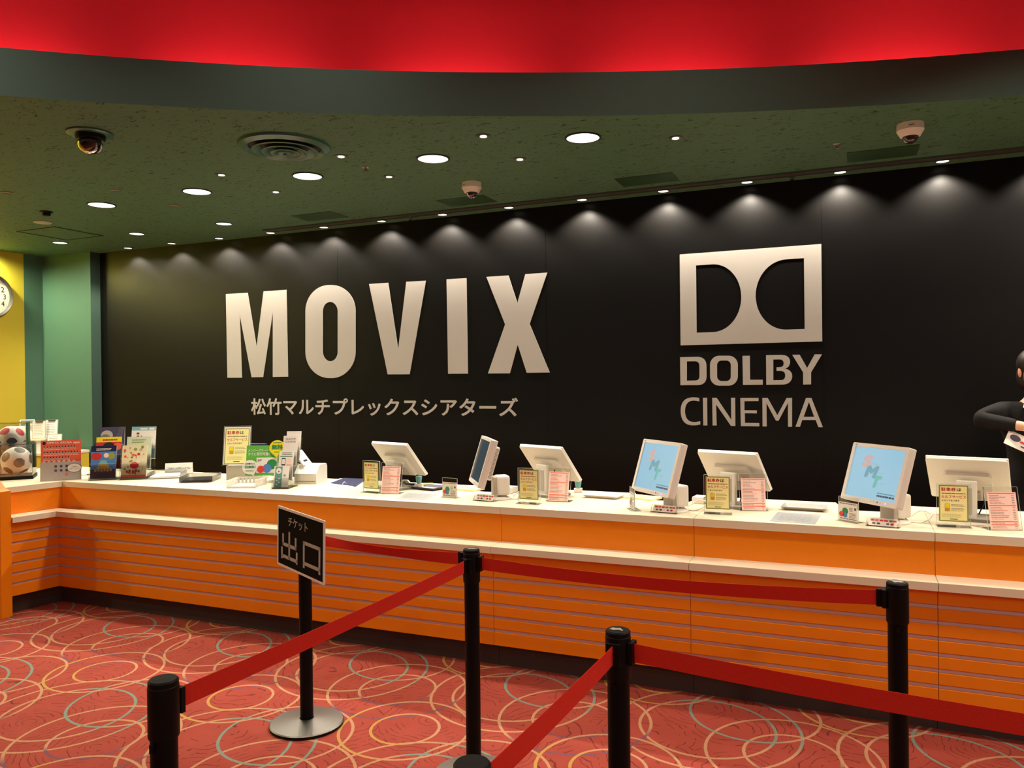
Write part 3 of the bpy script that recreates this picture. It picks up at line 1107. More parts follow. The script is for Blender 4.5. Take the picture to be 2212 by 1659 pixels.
BLAB = ['red belt from the exit sign stanchion to the middle stanchion', 'red belt rising from the lower left stanchion to the middle stanchion', 'red belt from the middle stanchion to the tall right stanchion along the counter',
        'red foreground belt running from the scuffed stanchion out of the right edge', 'red belt dropping steeply to the bottom edge from the scuffed stanchion']
for (a_, b_, z_, sag), lab in zip(BELTS, BLAB):
    p, q_ = Vector((*POSTS[a_], z_)), Vector((*POSTS[b_], z_))
    d = (q_ - p).normalized()
    s_ = d.cross(Vector((0, 0, 1)))
    p, q_ = p + d * 0.047, q_ - d * 0.064
    n = 40
    vs, fs = [], []
    for i in range(n + 1):
        f = i / n
        c = p.lerp(q_, f)
        c.z -= sag * 4 * f * (1 - f)
        tw = (0.55 * math.sin(math.pi * f) if a_ == 'sign' else 0.25 * math.sin(math.pi * f) * (1 if a_ == 'mid' else 0.3))
        up = Vector((0, 0, math.cos(tw))) + s_ * math.sin(tw)
        nn = up.cross(d).normalized() * 0.0007
        for o in (up * 0.0255 + nn, up * 0.0255 - nn, -up * 0.0255 - nn, -up * 0.0255 + nn):
            vs.append(c + o)
    for i in range(n):
        for j in range(4):
            fs.append((4 * i + j, 4 * i + (j + 1) % 4, 4 * i + 4 + (j + 1) % 4, 4 * i + 4 + j))
    fs += [(0, 1, 2, 3), (4 * n + 3, 4 * n + 2, 4 * n + 1, 4 * n)]
    b = MB()
    b.add(vs, fs, M_BELT)
    tag(b.build('barrier_belt'), lab, 'belt', 'queue belts')

# exit sign on its post
t = thing('exit_sign', 'black sign with white Japanese exit lettering on top of a stanchion', 'sign', (-2.433, 3.042, 0.735), R(-24.8))
TL = Matrix.Rotation(R(2.2), 4, 'Y')
q = MB(TL)
SW, SH = 0.478, 0.296
q.prism(rounded(-SW / 2, SW / 2, 0, SH, 0.004, 3), -0.003, 0.003, M_PLASTIC, VERT)
bd = q.build('board', t)
q = MB(TL @ Matrix.Translation((0, -0.0032, 0)))
q.rect(-SW / 2 + 0.012, 0.012, SW - 0.024, SH - 0.024, M_SIGNBLACK, 1)
q.build('black_print', bd)
q = MB(TL @ Matrix.Translation((0, -0.0034, 0)))
q.text('チケット', -0.02, 0.212, 0.20, 0.046, M_LETTER, 0.012, 2, 'C')
# large two characters drawn as strokes
for X0, Z0, W_, H_ in ((-0.195, 0.045, 0.175, 0.118), (0.035, 0.040, 0.170, 0.128)):
    s_ = 0.017
    if X0 < 0:
        for x_, z_, w_, h_ in ((0.079, 0.010, s_, 0.138), (0.012, 0.070, s_, 0.060), (0.146, 0.070, s_, 0.060), (0.012, 0.070, 0.151, s_),
                               (0.000, 0.004, s_, 0.058), (0.158, 0.004, s_, 0.058), (0.000, 0.010, 0.175, s_)):
            q.rect(X0 + x_, Z0 + z_ - 0.008, w_, h_, M_LETTER, 2)
    else:
        for x_, z_, w_, h_ in ((0, 0, s_, H_), (W_ - s_, 0, s_, H_), (0, H_ - s_, W_, s_), (0, 0.014, W_, s_)):
            q.rect(X0 + x_, Z0 + z_, w_, h_, M_LETTER, 2)
q.build('white_lettering', bd)
q = MB()
q.box((0.0, 0.022, 0.10), (0.05, 0.010, 0.12), M_BLACKPL)
q.build('bracket', t)
# ================================================================== things on the counter
def yaw_of(o):
    return o


def parking_card(q, w, h):
    """yellow notice: 'parking tickets are self service'"""
    q.rect(-w / 2, 0, w, h, M_OLIVE, 1)
    q.rect(-w / 2 + .006, .006, w - .012, h - .012, M_SHEETY, 2)
    q.text('駐車券', -w * .42, h * .83, w * .50, h * .105, M_REDINK, 0.018, 3)
    q.text('は', w * .11, h * .835, w * .15, h * .09, M_INK, 0.015, 3)
    q.dashes(-w * .40, h * .765, w * .82, 1, 1, h * .016, M_INK, 3, 0.05, 3)
    q.text('セルフサービス', -w * .42, h * .64, w * .84, h * .085, M_REDINK, 0.012, 3)
    q.text('となっております', -w * .40, h * .555, w * .60, h * .048, M_INK, 0.01, 3)
    q.rect(-w * .30, h * .28, w * .17, h * .21, M_GOLD, 3)
    q.rect(-w * .285, h * .37, w * .14, h * .11, M_LEMON, 4)
    q.dashes(-w * .08, h * .46, w * .46, 2, h * .035, h * .012, M_INK2, 3, 0.2, 5)
    q.dashes(-w * .08, h * .36, w * .48, 3, h * .032, h * .010, M_INK2, 3, 0.2, 6)
    q.dashes(-w * .40, h * .20, w * .70, 4, h * .026, h * .006, M_OLIVE, 3, 0.3, 7)
    q.dashes(-w * .12, h * .06, w * .26, 1, 1, h * .02, M_INK, 3, 0.0, 8)


def clear_sheet(q, w, h, z0=0.0, t=0.0025, y=0.0):
    q.box((0, y, z0 + h / 2), (w, t, h), M_CLEAR)
    q.box((0, y, z0 + h + 0.0006), (w, t, 0.0012), M_EDGE)
    for s in (-1, 1):
        q.box((s * (w / 2 + 0.0006), y, z0 + h / 2), (0.0012, t, h), M_EDGE)


NOTE = None


def parking_stand(label, p, rz):
    global NOTE
    if NOTE is not None:
        return dup(NOTE, p, rz, label, 'yellow parking notices')
    t = NOTE = thing('notice_stand', label, 'sign', p, rz, 'yellow parking notices')
    q = MB()
    clear_sheet(q, 0.146, 0.208, 0.004, 0.005)
    ch = q.build('clear_holder', t)
    q = MB()
    q.box((0, 0, 0.002), (0.146, 0.075, 0.003), M_CLEAR)
    q.box((0, -0.0378, 0.002), (0.146, 0.001, 0.003), M_EDGE)
    q.build('clear_base', ch)
    q = MB(Matrix.Translation((0, -0.0032, 0.026)))
    parking_card(q, 0.128, 0.178)
    q.build('yellow_card', t)
    return t


for lab, px, py, rz in [('yellow parking notice in a clear stand before the leftmost tilted terminal', 803, 1064, -8), ('yellow parking notice in a clear stand before the second tilted terminal from the left', 1143, 1088, -4),
                        ('yellow parking notice in a clear stand before the third tilted terminal from the left', 1551, 1110, 4), ('yellow parking notice in a clear stand before the rightmost tilted terminal', 2060, 1138, 4)]:
    p = atz(px, py)
    parking_stand(lab, p, R(rz))

# the large one on a riser
p = atz(512, 1036)
t = thing('notice_stand', 'larger yellow parking notice raised on a pale block, left of the green members board', 'sign', p, R(28), 'yellow parking notices')
q = MB()
q.box((0, 0.03, 0.055), (0.155, 0.09, 0.11), M_PLASTIC2, bevel=0.004)
q.build('riser_block', t)
LEAN = Matrix.Translation((0, -0.02, 0.112)) @ Matrix.Rotation(R(-13), 4, 'X')
q = MB(LEAN)
clear_sheet(q, 0.205, 0.305, 0.0, 0.004)
q.build('clear_holder', t)
q = MB(LEAN @ Matrix.Translation((0, -0.003, 0.010)))
q.rect(-0.098, -0.004, 0.196, 0.292, M_WHITE, 0)
parking_card(q, 0.182, 0.276)
q.build('yellow_card', t)

# pink menus
MENU = None


def menu_stand(label, p, rz):
    global MENU
    if MENU is not None:
        return dup(MENU, p, rz, label, 'pink price lists')
    t = MENU = thing('price_list_stand', label, 'sign', p, rz, 'pink price lists')
    L_ = Matrix.Rotation(R(-14), 4, 'X')
    q = MB(L_)
    clear_sheet(q, 0.150, 0.205, 0.002, 0.0025)
    q.M = Matrix.Identity(4)
    q.box((0, 0.035, 0.0015), (0.150, 0.07, 0.003), M_CLEAR)
    q.box((0, 0.0705, 0.0015), (0.150, 0.001, 0.003), M_EDGE)
    q.build('clear_holder', t)
    q = MB(L_ @ Matrix.Translation((0, -0.0016, 0.004)))
    w_, h_ = 0.130, 0.178
    q.rect(-w_ / 2, 0, w_, h_, M_PINKP, 1)
    for z_ in (0.955, 0.625, 0.20, 0.115):
        q.rect(-w_ * .46, h_ * z_, w_ * .92, h_ * .022, M_SALMON, 2)
    for i, z_ in enumerate((.90, .855, .81, .765, .72, .675, .58, .54, .50, .455, .41, .36, .315, .27, .165, .08, .04)):
        q.dashes(-w_ * .43, h_ * z_, w_ * .62, 1, 1, h_ * .012, M_SALMON if i % 5 == 3 else M_INK2, 2, 0.5, 20 + i)
        q.rect(w_ * .33, h_ * z_, w_ * .10, h_ * .012, M_INK2, 2)
    q.build('pink_paper', t)
    return t


for lab, px, py, rz in [('pink price list in a clear stand before the leftmost tilted terminal', 842, 1067, 10), ('pink price list in a clear stand before the second tilted terminal from the left', 1205, 1084, 2),
                        ('pink price list in a clear stand before the third tilted terminal from the left', 1629, 1104, 14), ('pink price list in a clear stand at the right edge of the photo', 2172, 1146, 16)]:
    menu_stand(lab, atz(px, py), R(rz))

# customer monitors
def monitor(label, S, yaw, lit, first=[]):
    off = Matrix.Rotation(yaw, 3, 'Z') @ Vector((0, 0.105, 0))
    loc = (S[0] + off.x, S[1] + off.y, TOP)
    if lit and first:
        r = dup(first[0], loc, yaw, label, 'customer monitors')
        return r
    t = thing('monitor', label, 'monitor', loc, yaw, 'customer monitors')
    T = Matrix.Translation((0, -0.105, S[2] - TOP)) @ Matrix.Rotation(R(-17), 4, 'X')
    w_, h_ = 0.38, 0.302
    q = MB(T)
    q.prism(rounded(-w_ / 2, w_ / 2, -h_ / 2, h_ / 2, 0.008, 4), -0.016, 0.0, M_PLASTIC, VERT, holes=[[(-.170, -.128), (.170, -.128), (.170, .132), (-.170, .132)]])
    q.box((0, 0.030, 0), (w_, 0.030, h_), M_PLASTIC, bevel=0.006)
    q.text('NEC', -0.172, 0.1375, None, 0.006, M_INK2, 0.02, 1)
    hs = q.build('housing', t)
    q = MB(T)
    q.box((0, 0.062, 0.01), (0.27, 0.036, 0.21), M_PLASTIC, bevel=0.010)
    for i in range(22):
        q.box((0.1353, 0.062, -0.08 + i * 0.0085), (0.0012, 0.026, 0.003), M_GREYPL)
    q.build('rear_hump', hs)
    q = MB(T)
    scr = mat('lit screen', (12, 16, 18), 0.25, 0.5, emit=(146, 192, 216), estr=0.95) if lit else mat('dim screen', (26, 34, 40), 0.22, 0.5, emit=(78, 98, 110), estr=0.35)
    q.box((0, 0.008, 0.002), (0.34, 0.004, 0.26), scr)
    if lit:
        q.M = T @ Matrix.Translation((0, 0.0059, 0))
        for s_, x_, z_, c_ in (('S', -0.104, 0.030, (206, 168, 166)), ('M', -0.070, -0.022, (110, 160, 176)), ('T', -0.018, -0.070, (104, 182, 172))):
            q.text(s_, x_, z_, 0.080 if s_ == 'M' else 0.062, 0.064, mat('screen letter ' + s_, (14, 14, 14), 0.3, emit=c_, estr=0.95), 0.07, 2, 'L', shear=0.2)
        for x_, z_, w2 in ((-0.030, 0.048, .045), (0.020, 0.004, .04), (0.046, -0.046, .04)):
            q.dashes(x_, z_, w2, 1, 1, 0.006, mat('screen small mark', (14, 14, 14), 0.3, emit=(158, 190, 190), estr=0.9), 2, 0.0, 2)
        q.dashes(0.045, -0.095, 0.115, 1, 1, 0.006, mat('screen grey mark', (14, 14, 14), 0.3, emit=(110, 150, 166), estr=0.8), 2, 0.0, 3)
        q.dashes(0.045, -0.110, 0.115, 1, 1, 0.009, mat('screen dark mark', (10, 10, 12), 0.3, emit=(40, 60, 84), estr=0.8), 2, 0.0, 4)
    q.build('screen', t)
    q = MB(T @ Matrix.Translation((0, -0.0006, 0)))
    for i in range(4):
        q.disc(0.02 + i * 0.022, -0.139, 0.003, M_PLASTIC2, 1, seg=10)
    q.disc(0.118, -0.139, 0.0045, mat('blue power light', (60, 60, 160), 0.4, emit=(150, 140, 255), estr=2.5 if lit else 0.0) if lit else M_PLASTIC2, 1, seg=14)
    q.rect(0.060, -0.141, 0.010, 0.006, M_DOTB, 1)
    q.build('buttons', hs)
    q = MB()
    q.lathe([(0.090, 0.0), (0.092, 0.004), (0.088, 0.010), (0.06, 0.016), (0.03, 0.018)], M_PLASTIC, 40)
    q.build('base', t)
    q = MB()
    q.box((0, -0.012, 0.075), (0.095, 0.030, 0.13), M_PLASTIC2, bevel=0.006)
    nk_ = q.build('neck', t)
    q = MB()
    q.box((0, 0.034, 0.085), (0.115, 0.085, 0.12), M_PLASTIC, bevel=0.014)
    q.build('hinge_cover', nk_)
    if lit:
        first.append(t)
    return t


monitor('white monitor with dim screen, turned almost side-on, leftmost of the customer monitors', (-2.144, 4.426, 1.152), R(-55.5), False)
monitor('lit pale blue monitor left of the third tilted terminal', (-1.011, 4.32, 1.16), R(-44.5), True)
monitor('lit pale blue monitor left of the rightmost tilted terminal', (0.091, 4.349, 1.152), R(-49), True)

# staff terminals, seen from behind
TERM = None


def terminal(label, S, yaw):
    global TERM
    loc = (S[0], S[1], TOP)
    if TERM is not None:
        return dup(TERM, loc, yaw, label, 'tilted terminals')
    t = TERM = thing('till_terminal', label, 'till', loc, yaw, 'tilted terminals')
    T = Matrix.Translation((0, 0, S[2] - TOP)) @ Matrix.Rotation(R(39.5), 4, 'X')
    w_, h_ = 0.37, 0.29
    q = MB(T)
    q.box((0, 0.010, 0), (w_, 0.014, h_), M_PLASTIC, bevel=0.005)
    ol = rounded(-w_ / 2 + .001, w_ / 2 - .001, -h_ / 2 + .001, h_ / 2 - .001, 0.012, 4)
    q.prism(ol, -0.005, 0.006, M_PLASTIC, VERT)
    dc = q.build('display_case', t)
    q = MB(T)
    q.prism([(-0.108, -0.125), (0.108, -0.125), (0.108, 0.040), (0.098, 0.052), (-0.098, 0.052), (-0.108, 0.040)], 0.006, 0.030, M_PLASTIC, VERT)
    q.box((0, -0.036, -0.085), (0.11, 0.014, 0.06), M_PLASTIC2, bevel=0.004)
    q.build('rear_hub', dc)
    q = MB(T)
    q.box((0, 0.0175, 0.004), (w_ - .03, 0.001, h_ - .035), M_BLACKPL)
    q.build('screen', dc)
    q = MB()
    q.box((0, -0.068, 0.105), (0.092, 0.030, 0.19), M_PLASTIC, Matrix.Translation((0, 0, 0)), bevel=0.004)
    q.box((0, -0.0835, 0.10), (0.05, 0.002, 0.13), M_PLASTIC2)
    q.build('column', t)
    q = MB()
    q.prism(rounded(-0.12, 0.12, -0.125, 0.085, 0.03, 6), 0.0, 0.014, M_GREYPL)
    q.prism(rounded(-0.116, 0.116, -0.121, 0.081, 0.03, 6), 0.014, 0.018, M_PLASTIC2)
    q.build('base', t)
    q = MB()
    q.tube([(0.05, -0.03, 0.03), (0.075, -0.045, 0.09), (0.07, -0.03, 0.17)], 0.0035, M_BLACKPL)
    q.build('cable', t)
    return t


terminal('white tilted terminal seen from behind, leftmost of four on the counter', (-2.909, 4.714, 1.113), R(-17))
terminal('white tilted terminal seen from behind, second from the left, right of the side-on monitor', (-1.799, 4.749, 1.113), R(-22))
terminal('white tilted terminal seen from behind, third from the left', (-0.637, 4.686, 1.115), R(-19))
terminal('white tilted terminal seen from behind, rightmost, largest in view', (0.543, 4.679, 1.109), R(-13.5))

# payment mark holders
CARD = None
for lab, px, py, rz in [('low clear card sign with red marks below the side-on monitor', 1044, 1083, -6), ('low clear card sign with red marks below the middle lit monitor', 1433, 1108.5, -8), ('low clear card sign with red marks below the rightmost lit monitor', 1906, 1139, -12)]:
    p = atz(px, py)
    if CARD:
        dup(CARD, p, R(rz), lab, 'payment card signs')
        continue
    t = CARD = thing('card_sign', lab, 'sign', p, R(rz), 'payment card signs')
    L_ = Matrix.Rotation(R(-38), 4, 'X')
    q = MB()
    q.box((0, 0.024, 0.001), (0.15, 0.05, 0.002), M_CLEAR)
    q.box((0, 0.0, 0.026), (0.15, 0.002, 0.052), M_CLEAR, L_)
    for s_ in (-1, 1):
        q.box((s_ * 0.0756, 0, 0.026), (0.0012, 0.003, 0.052), M_EDGE, L_)
    q.build('clear_wedge', t)
    q = MB(L_ @ Matrix.Translation((0, -0.0014, 0.006)))
    q.rect(-0.064, 0, 0.128, 0.042, M_WHITE, 1)
    for i, (x_, w2, c_) in enumerate([(-.056, .016, M_DOTR), (-.036, .016, M_SALMON), (-.016, .017, M_REDINK), (.004, .018, M_DOTR), (.028, .014, M_INK2), (.044, .016, M_DOTR)]):
        q.rect(x_, 0.025, w2, 0.010, c_, 2)
    for x_, w2, c_ in [(-.048, .014, M_PURPLE), (-.026, .014, M_NAVY), (-.004, .012, M_PINKP), (.016, .012, M_PURPLE)]:
        q.rect(x_, 0.008, w2, 0.009, c_, 2)
    q.disc(0.042, 0.0125, 0.006, M_REDINK, 2, 1.3)
    q.build('printed_card', t)

# member card stands
MEM = None
for lab, px, py, rz in [('small clear stand with a three-coloured card left of the side-on monitor', 972, 1075, -10), ('small clear stand with a three-coloured card, turned side-on by the middle lit monitor', 1366, 1101, -62), ('small clear stand with a three-coloured card left of the rightmost lit monitor', 1833, 1127, -38)]:
    p = atz(px, py)
    if MEM:
        dup(MEM, p, R(rz), lab, 'small card stands')
        continue
    t = MEM = thing('card_stand', lab, 'sign', p, R(rz), 'small card stands')
    q = MB()
    clear_sheet(q, 0.118, 0.122, 0.002, 0.003)
    q.box((0, 0.008, 0.001), (0.126, 0.06, 0.002), M_CLEAR)
    q.build('clear_holder', t)
    q = MB(Matrix.Translation((0, -0.002, 0.006)))
    q.rect(-0.057, 0, 0.114, 0.092, M_WHITE, 1)
    q.dashes(-0.05, 0.083, 0.1, 1, 1, 0.004, M_INK2, 2, 0.0, 11)
    for x_, z_, r_, c_ in ((-0.018, 0.046, 0.018, M_GREEN2), (-0.040, 0.030, 0.014, M_DOTR), (-0.018, 0.026, 0.013, M_DOTB)):
        q.disc(x_, z_, r_, c_, 2 + (c_ is M_DOTB) + (c_ is M_DOTR))
    q.rect(0.036, 0.056, 0.012, 0.012, M_PURPLE, 2)
    q.dashes(0.006, 0.062, 0.024, 3, 0.007, 0.003, M_INK2, 2, 0.2, 12)
    q.dashes(0.006, 0.036, 0.04, 4, 0.007, 0.003, M_INK2, 2, 0.2, 13)
    q.dashes(-0.05, 0.006, 0.1, 1, 1, 0.004, M_INK2, 2, 0.0, 14)
    q.build('printed_card', t)

# flat sheets
M_FILM = clear_mat('clear desk film', (0.90, 0.92, 0.93), 0.10, 0.2)
for lab, quad in [('flat printed sheet under clear film before the leftmost pink price list', [(881, 1065), (949, 1067), (916, 1080), (851, 1077.5)]), ('flat printed sheet under clear film right of the third pink price list', [(1680, 1106), (1774, 1112), (1761, 1132.6), (1663, 1126)])]:
    P4 = [atz(x, y) for x, y in quad]
    c = sum(P4, Vector()) / 4
    t = thing('desk_sheet', lab, 'sheet', c)
    MB().prism([(v.x - c.x, v.y - c.y) for v in P4][::-1], 0.0002, 0.0014, mat('pale printed film', (172, 174, 174), 0.3, 0.5)).build('film', t)
    q = MB()
    ex, ey = (P4[1] - P4[0]) * 0.5 + (P4[2] - P4[3]) * 0.5, (P4[0] - P4[3]) * 0.5 + (P4[1] - P4[2]) * 0.5
    rd = random.Random(5)
    for i in range(9):
        v0 = -0.34 + 0.085 * i
        u0 = -0.36
        while u0 < 0.34:
            l_ = 0.06 + 0.12 * rd.random()
            a_ = ex * u0 + ey * v0
            b_ = ex * min(0.36, u0 + l_) + ey * v0
            n_ = ey * 0.018
            q.add([a_ + Vector((0, 0, .0016)), b_ + Vector((0, 0, .0016)), b_ + n_ + Vector((0, 0, .0016)), a_ + n_ + Vector((0, 0, .0016))], [(0, 1, 2, 3)], mat('faint print', (112, 114, 118), 0.4))
            u0 += l_ + 0.03
    q.build('print', t)

# coin trays
TRAY = None
for lab, px, py, rz in [('shallow dark rimmed coin tray behind the leftmost desk sheet', 925, 1056, -14), ('bright white coin tray left of the middle lit monitor', 1306, 1074, -6), ('silver coin tray behind the right desk sheet', 1738, 1100, -3)]:
    p = atz(px, py)
    tm = [M_PURPLE, M_PLASTIC, M_TIN][0 if px < 1000 else 1 if px < 1500 else 2]
    t = thing('coin_tray', lab, 'tray', p, R(rz), 'coin trays')
    w_, d_ = 0.115, 0.075
    q = MB()
    vs = [(-w_ + .02, -d_ + .02, 0.002), (w_ - .02, -d_ + .02, 0.002), (w_ - .02, d_ - .02, 0.002), (-w_ + .02, d_ - .02, 0.002),
          (-w_, -d_, 0.020), (w_, -d_, 0.020), (w_, d_, 0.020), (-w_, d_, 0.020),
          (-w_ + .02, -d_ + .02, 0.0), (w_ - .02, -d_ + .02, 0.0), (w_ - .02, d_ - .02, 0.0), (-w_ + .02, d_ - .02, 0.0),
          (-w_ - .004, -d_ - .004, 0.020), (w_ + .004, -d_ - .004, 0.020), (w_ + .004, d_ + .004, 0.020), (-w_ - .004, d_ + .004, 0.020)]
    fs = [(0, 1, 2, 3)] + [(i, (i + 1) % 4, 4 + (i + 1) % 4, 4 + i) for i in range(4)] + [(4 + i, 4 + (i + 1) % 4, 12 + (i + 1) % 4, 12 + i) for i in range(4)] + [(12 + i, 12 + (i + 1) % 4, 8 + (i + 1) % 4, 8 + i) for i in range(4)] + [(8, 9, 10, 11)]
    q.add(vs, fs, tm)
    q.build('tray_shell', t)
    q = MB()
    q.box((0, 0, 0.003), (2 * w_ - .044, 2 * d_ - .044, 0.002), M_PLASTIC if px < 1000 else tm, bevel=0.0005)
    q.build('tray_mat', t)

# note pads
for lab, px, py, rz in [('yellow note pad beside the side-on monitor base', 1010, 1058, -10), ('yellow note pad behind the middle lit monitor base', 1390, 1077, -16)]:
    p = atz(px, py)
    t = thing('note_pad', lab, 'notepad', p, R(rz), 'yellow note pads')
    MB().box((0, 0, 0.006), (0.19, 0.13, 0.012), M_SHEETY).build('pages', t)
    q = MB()
    for i in range(4):
        q.box((-0.01, 0.035 - i * 0.022, 0.0123), (0.13, 0.003, 0.0004), M_OLIVE)
    q.build('printed_lines', t)

# stamps with teal caps and small desk things
STAMP = None
for lab, px, py in [('teal capped stamp on a white block behind the leftmost terminal', 905, 1053), ('teal capped stamp on a white block by the second terminal', 1249, 1064)]:
    p = atz(px, py)
    if STAMP:
        dup(STAMP, p, 0.3, lab, 'teal capped stamps')
        continue
    t = STAMP = thing('ink_stamp', lab, 'stamp', p, 0.3, 'teal capped stamps')
    MB().box((0, 0, 0.014), (0.055, 0.05, 0.028), M_PLASTIC, bevel=0.003).build('block', t)
    MB().lathe([(0.014, 0.028), (0.014, 0.034)], M_PLASTIC2, 24).build('collar', t)
    MB().lathe([(0.017, 0.034), (0.022, 0.070), (0.0225, 0.076), (0.020, 0.079)], M_TEALCUP, 28).build('cap', t)
p = atz(878, 1051)
t = thing('tape_dispenser', 'small white tape dispenser right of the leftmost terminal base', 'tape dispenser', p, 0.2)
q = MB()
q.prism([(-0.035, 0), (0.035, 0), (0.035, 0.02), (0.01, 0.046), (-0.03, 0.046), (-0.035, 0.03)], -0.012, 0.012, M_PLASTIC, VERT)
q.build('body', t)
MB().lathe([(0.012, -0.013), (0.012, 0.013)], M_TEALCUP, 20, VERT @ Matrix.Translation((-0.01, 0.028, 0))).build('roll_hub', t)
p = atz(890, 1052)
t = thing('stapler', 'black stapler in front of the teal capped stamp at left', 'stapler', p + Vector((0, -0.02, 0)), -0.3)
MB().box((0, 0, 0.006), (0.09, 0.03, 0.010), M_BLACKPL, bevel=0.003).build('base', t)
MB().box((0.0, 0, 0.021), (0.088, 0.024, 0.014), M_BLACKPL, Matrix.Rotation(R(-4), 4, 'Y'), bevel=0.004).build('arm', t)
p = atz(918, 1051)
t = thing('marker_pen', 'lime green marker right of the left teal capped stamp', 'pen', p + Vector((0, 0, 0.013)), 0.5)
q = MB(Matrix.Rotation(R(90), 4, 'Y'))
q.lathe([(0.012, -0.045), (0.0125, 0.02)], M_LIME, 18)
q.build('barrel', t)
q = MB(Matrix.Rotation(R(90), 4, 'Y'))
q.lathe([(0.0125, 0.021), (0.012, 0.055), (0.010, 0.058)], M_LIME, 18)
q.build('cap', t)
for lab, px, py in [('small white box behind the leftmost joint of the counter', 1102, 1064), ('small white box behind the third yellow parking notice', 1512, 1086)]:
    t = thing('receipt_box', lab, 'box', atz(px, py), R(-5), 'small white boxes')
    MB().box((0, 0, 0.018), (0.07, 0.10, 0.034), M_PLASTIC, bevel=0.003).build('body', t)
    MB().box((0, 0, 0.0375), (0.066, 0.096, 0.004), M_WHITE, bevel=0.001).build('lid', t)


def cable(label, pts, r=0.0035):
    b_ = MB()
    P_ = [Vector(p_) for p_ in pts]
    out = []
    for i in range(len(P_) - 1):
        p0, p1, p2, p3 = P_[max(i - 1, 0)], P_[i], P_[i + 1], P_[min(i + 2, len(P_) - 1)]
        for k in range(8):
            f = k / 8
            out.append(0.5 * ((2 * p1) + (p2 - p0) * f + (2 * p0 - 5 * p1 + 4 * p2 - p3) * f * f + (3 * p1 - p0 - 3 * p2 + p3) * f ** 3))
    out.append(P_[-1])
    b_.tube(out, r, M_PLASTIC)
    return tag(b_.build('cable'), label, 'cable', 'white monitor cables')


for lab, (mx_, my_) in [('white cable looping right of the middle lit monitor', (-0.95, 4.46)), ('white cable looping right of the side-on monitor', (-2.06, 4.52)), ('white cable curving right of the rightmost lit monitor', (0.17, 4.46))]:
    z_ = TOP + 0.006
    cable(lab, [(mx_ + 0.05, my_ - 0.02, z_ + 0.03), (mx_ + 0.09, my_ - 0.03, z_), (mx_ + 0.15, my_ - 0.02, z_), (mx_ + 0.19, my_ + 0.04, z_ + 0.03), (mx_ + 0.14, my_ + 0.08, z_ + 0.04), (mx_ + 0.09, my_ + 0.05, z_ + 0.01), (mx_ + 0.06, my_ + 0.10, z_)])

# ------------------------------------------------------------------ left half of the counter
# tent card
p = atz(387, 1024)
t = thing('tent_card', 'white tent card with one line of Japanese writing by the paper trays', 'card', p, R(38))
q = MB()
q.prism([(-0.0, 0.088), (-0.028, 0), (-0.030, 0), (-0.0, 0.092), (0.030, 0), (0.028, 0)], -0.105, 0.105, M_WHITE, Matrix.Rotation(R(90), 4, 'Z') @ VERT)
q.build('folded_card', t)
q = MB(Matrix.Translation((0, -0.0306, 0)) @ Matrix.Rotation(R(-18), 4, 'X'))
q.text('ご自由にお持ちください', 0, 0.042, 0.19, 0.020, M_INK, 0.0, 4, 'C')
q.build('lettering', t)

# frosted paper trays
for lab, px, py, rz, col in [('frosted tray of white papers left of the tent card', 361, 1030, 36, M_WHITE), ('frosted tray of dark folders in front of the tent card', 432, 1038, 30, M_FOLDER)]:
    p = atz(px, py)
    t = thing('paper_tray', lab, 'tray', p, R(rz), 'frosted paper trays')
    q = MB()
    q.box((0, 0, 0.002), (0.24, 0.30, 0.004), M_FROST)
    for s_ in (-1, 1):
        q.box((s_ * 0.121, 0.02, 0.022), (0.003, 0.26, 0.044), M_FROST, Matrix.Rotation(R(0), 4, 'Y'))
    q.box((0, 0.150, 0.022), (0.24, 0.003, 0.044), M_FROST)
    q.build('tray_shell', t)
    rd = random.Random(px)
    for i in range(4):
        o = MB().box((0, 0, 0), (0.21, 0.275 - 0.01 * i, 0.003), col if (i % 2 == 0 or px > 400) else M_WHITE).build('sheet')
        o.location = Matrix.Rotation(R(rz), 3, 'Z') @ Vector((0.004 * rd.random(), -0.012 * rd.random(), 0)) + p + Vector((0, 0, 0.0062 + 0.0036 * i))
        o.rotation_euler = (0, 0, R(rz + rd.uniform(-4, 4)))
        tag(o, ('%s sheet, %s from the bottom, in the frosted tray %s' % ('dark' if col is M_FOLDER else 'white', ORD[i], 'left of the tent card' if px < 400 else 'in front of the tent card')), 'paper', 'sheets in the frosted trays')

# basket
p = atz(533, 1050)
t = thing('basket', 'white plastic basket with slotted sides in front of the green board', 'basket', p, R(22))
q = MB()
w_, d_, h_ = 0.20, 0.22, 0.055
q.box((0, 0, 0.002), (w_, d_, 0.004), M_PLASTIC)


def slotted(x0_, y0_, x1_, y1_, n_, hh):
    L0 = Vector((x0_, y0_, 0))
    L1 = Vector((x1_, y1_, 0))
    dv = L1 - L0
    ang = math.atan2(dv.y, dv.x)
    Mx_ = Matrix.Translation(L0) @ Matrix.Rotation(ang, 4, 'Z')
    l_ = dv.length
    q.box((l_ / 2, 0, hh * 0.12), (l_, 0.003, hh * 0.24), M_PLASTIC, Mx_)
    q.box((l_ / 2, 0, hh * 0.90), (l_, 0.004, hh * 0.20), M_PLASTIC, Mx_)
    for i_ in range(n_ + 1):
        q.box((l_ * i_ / n_, 0, hh / 2), (l_ / n_ * 0.55, 0.003, hh * 0.9), M_PLASTIC, Mx_)


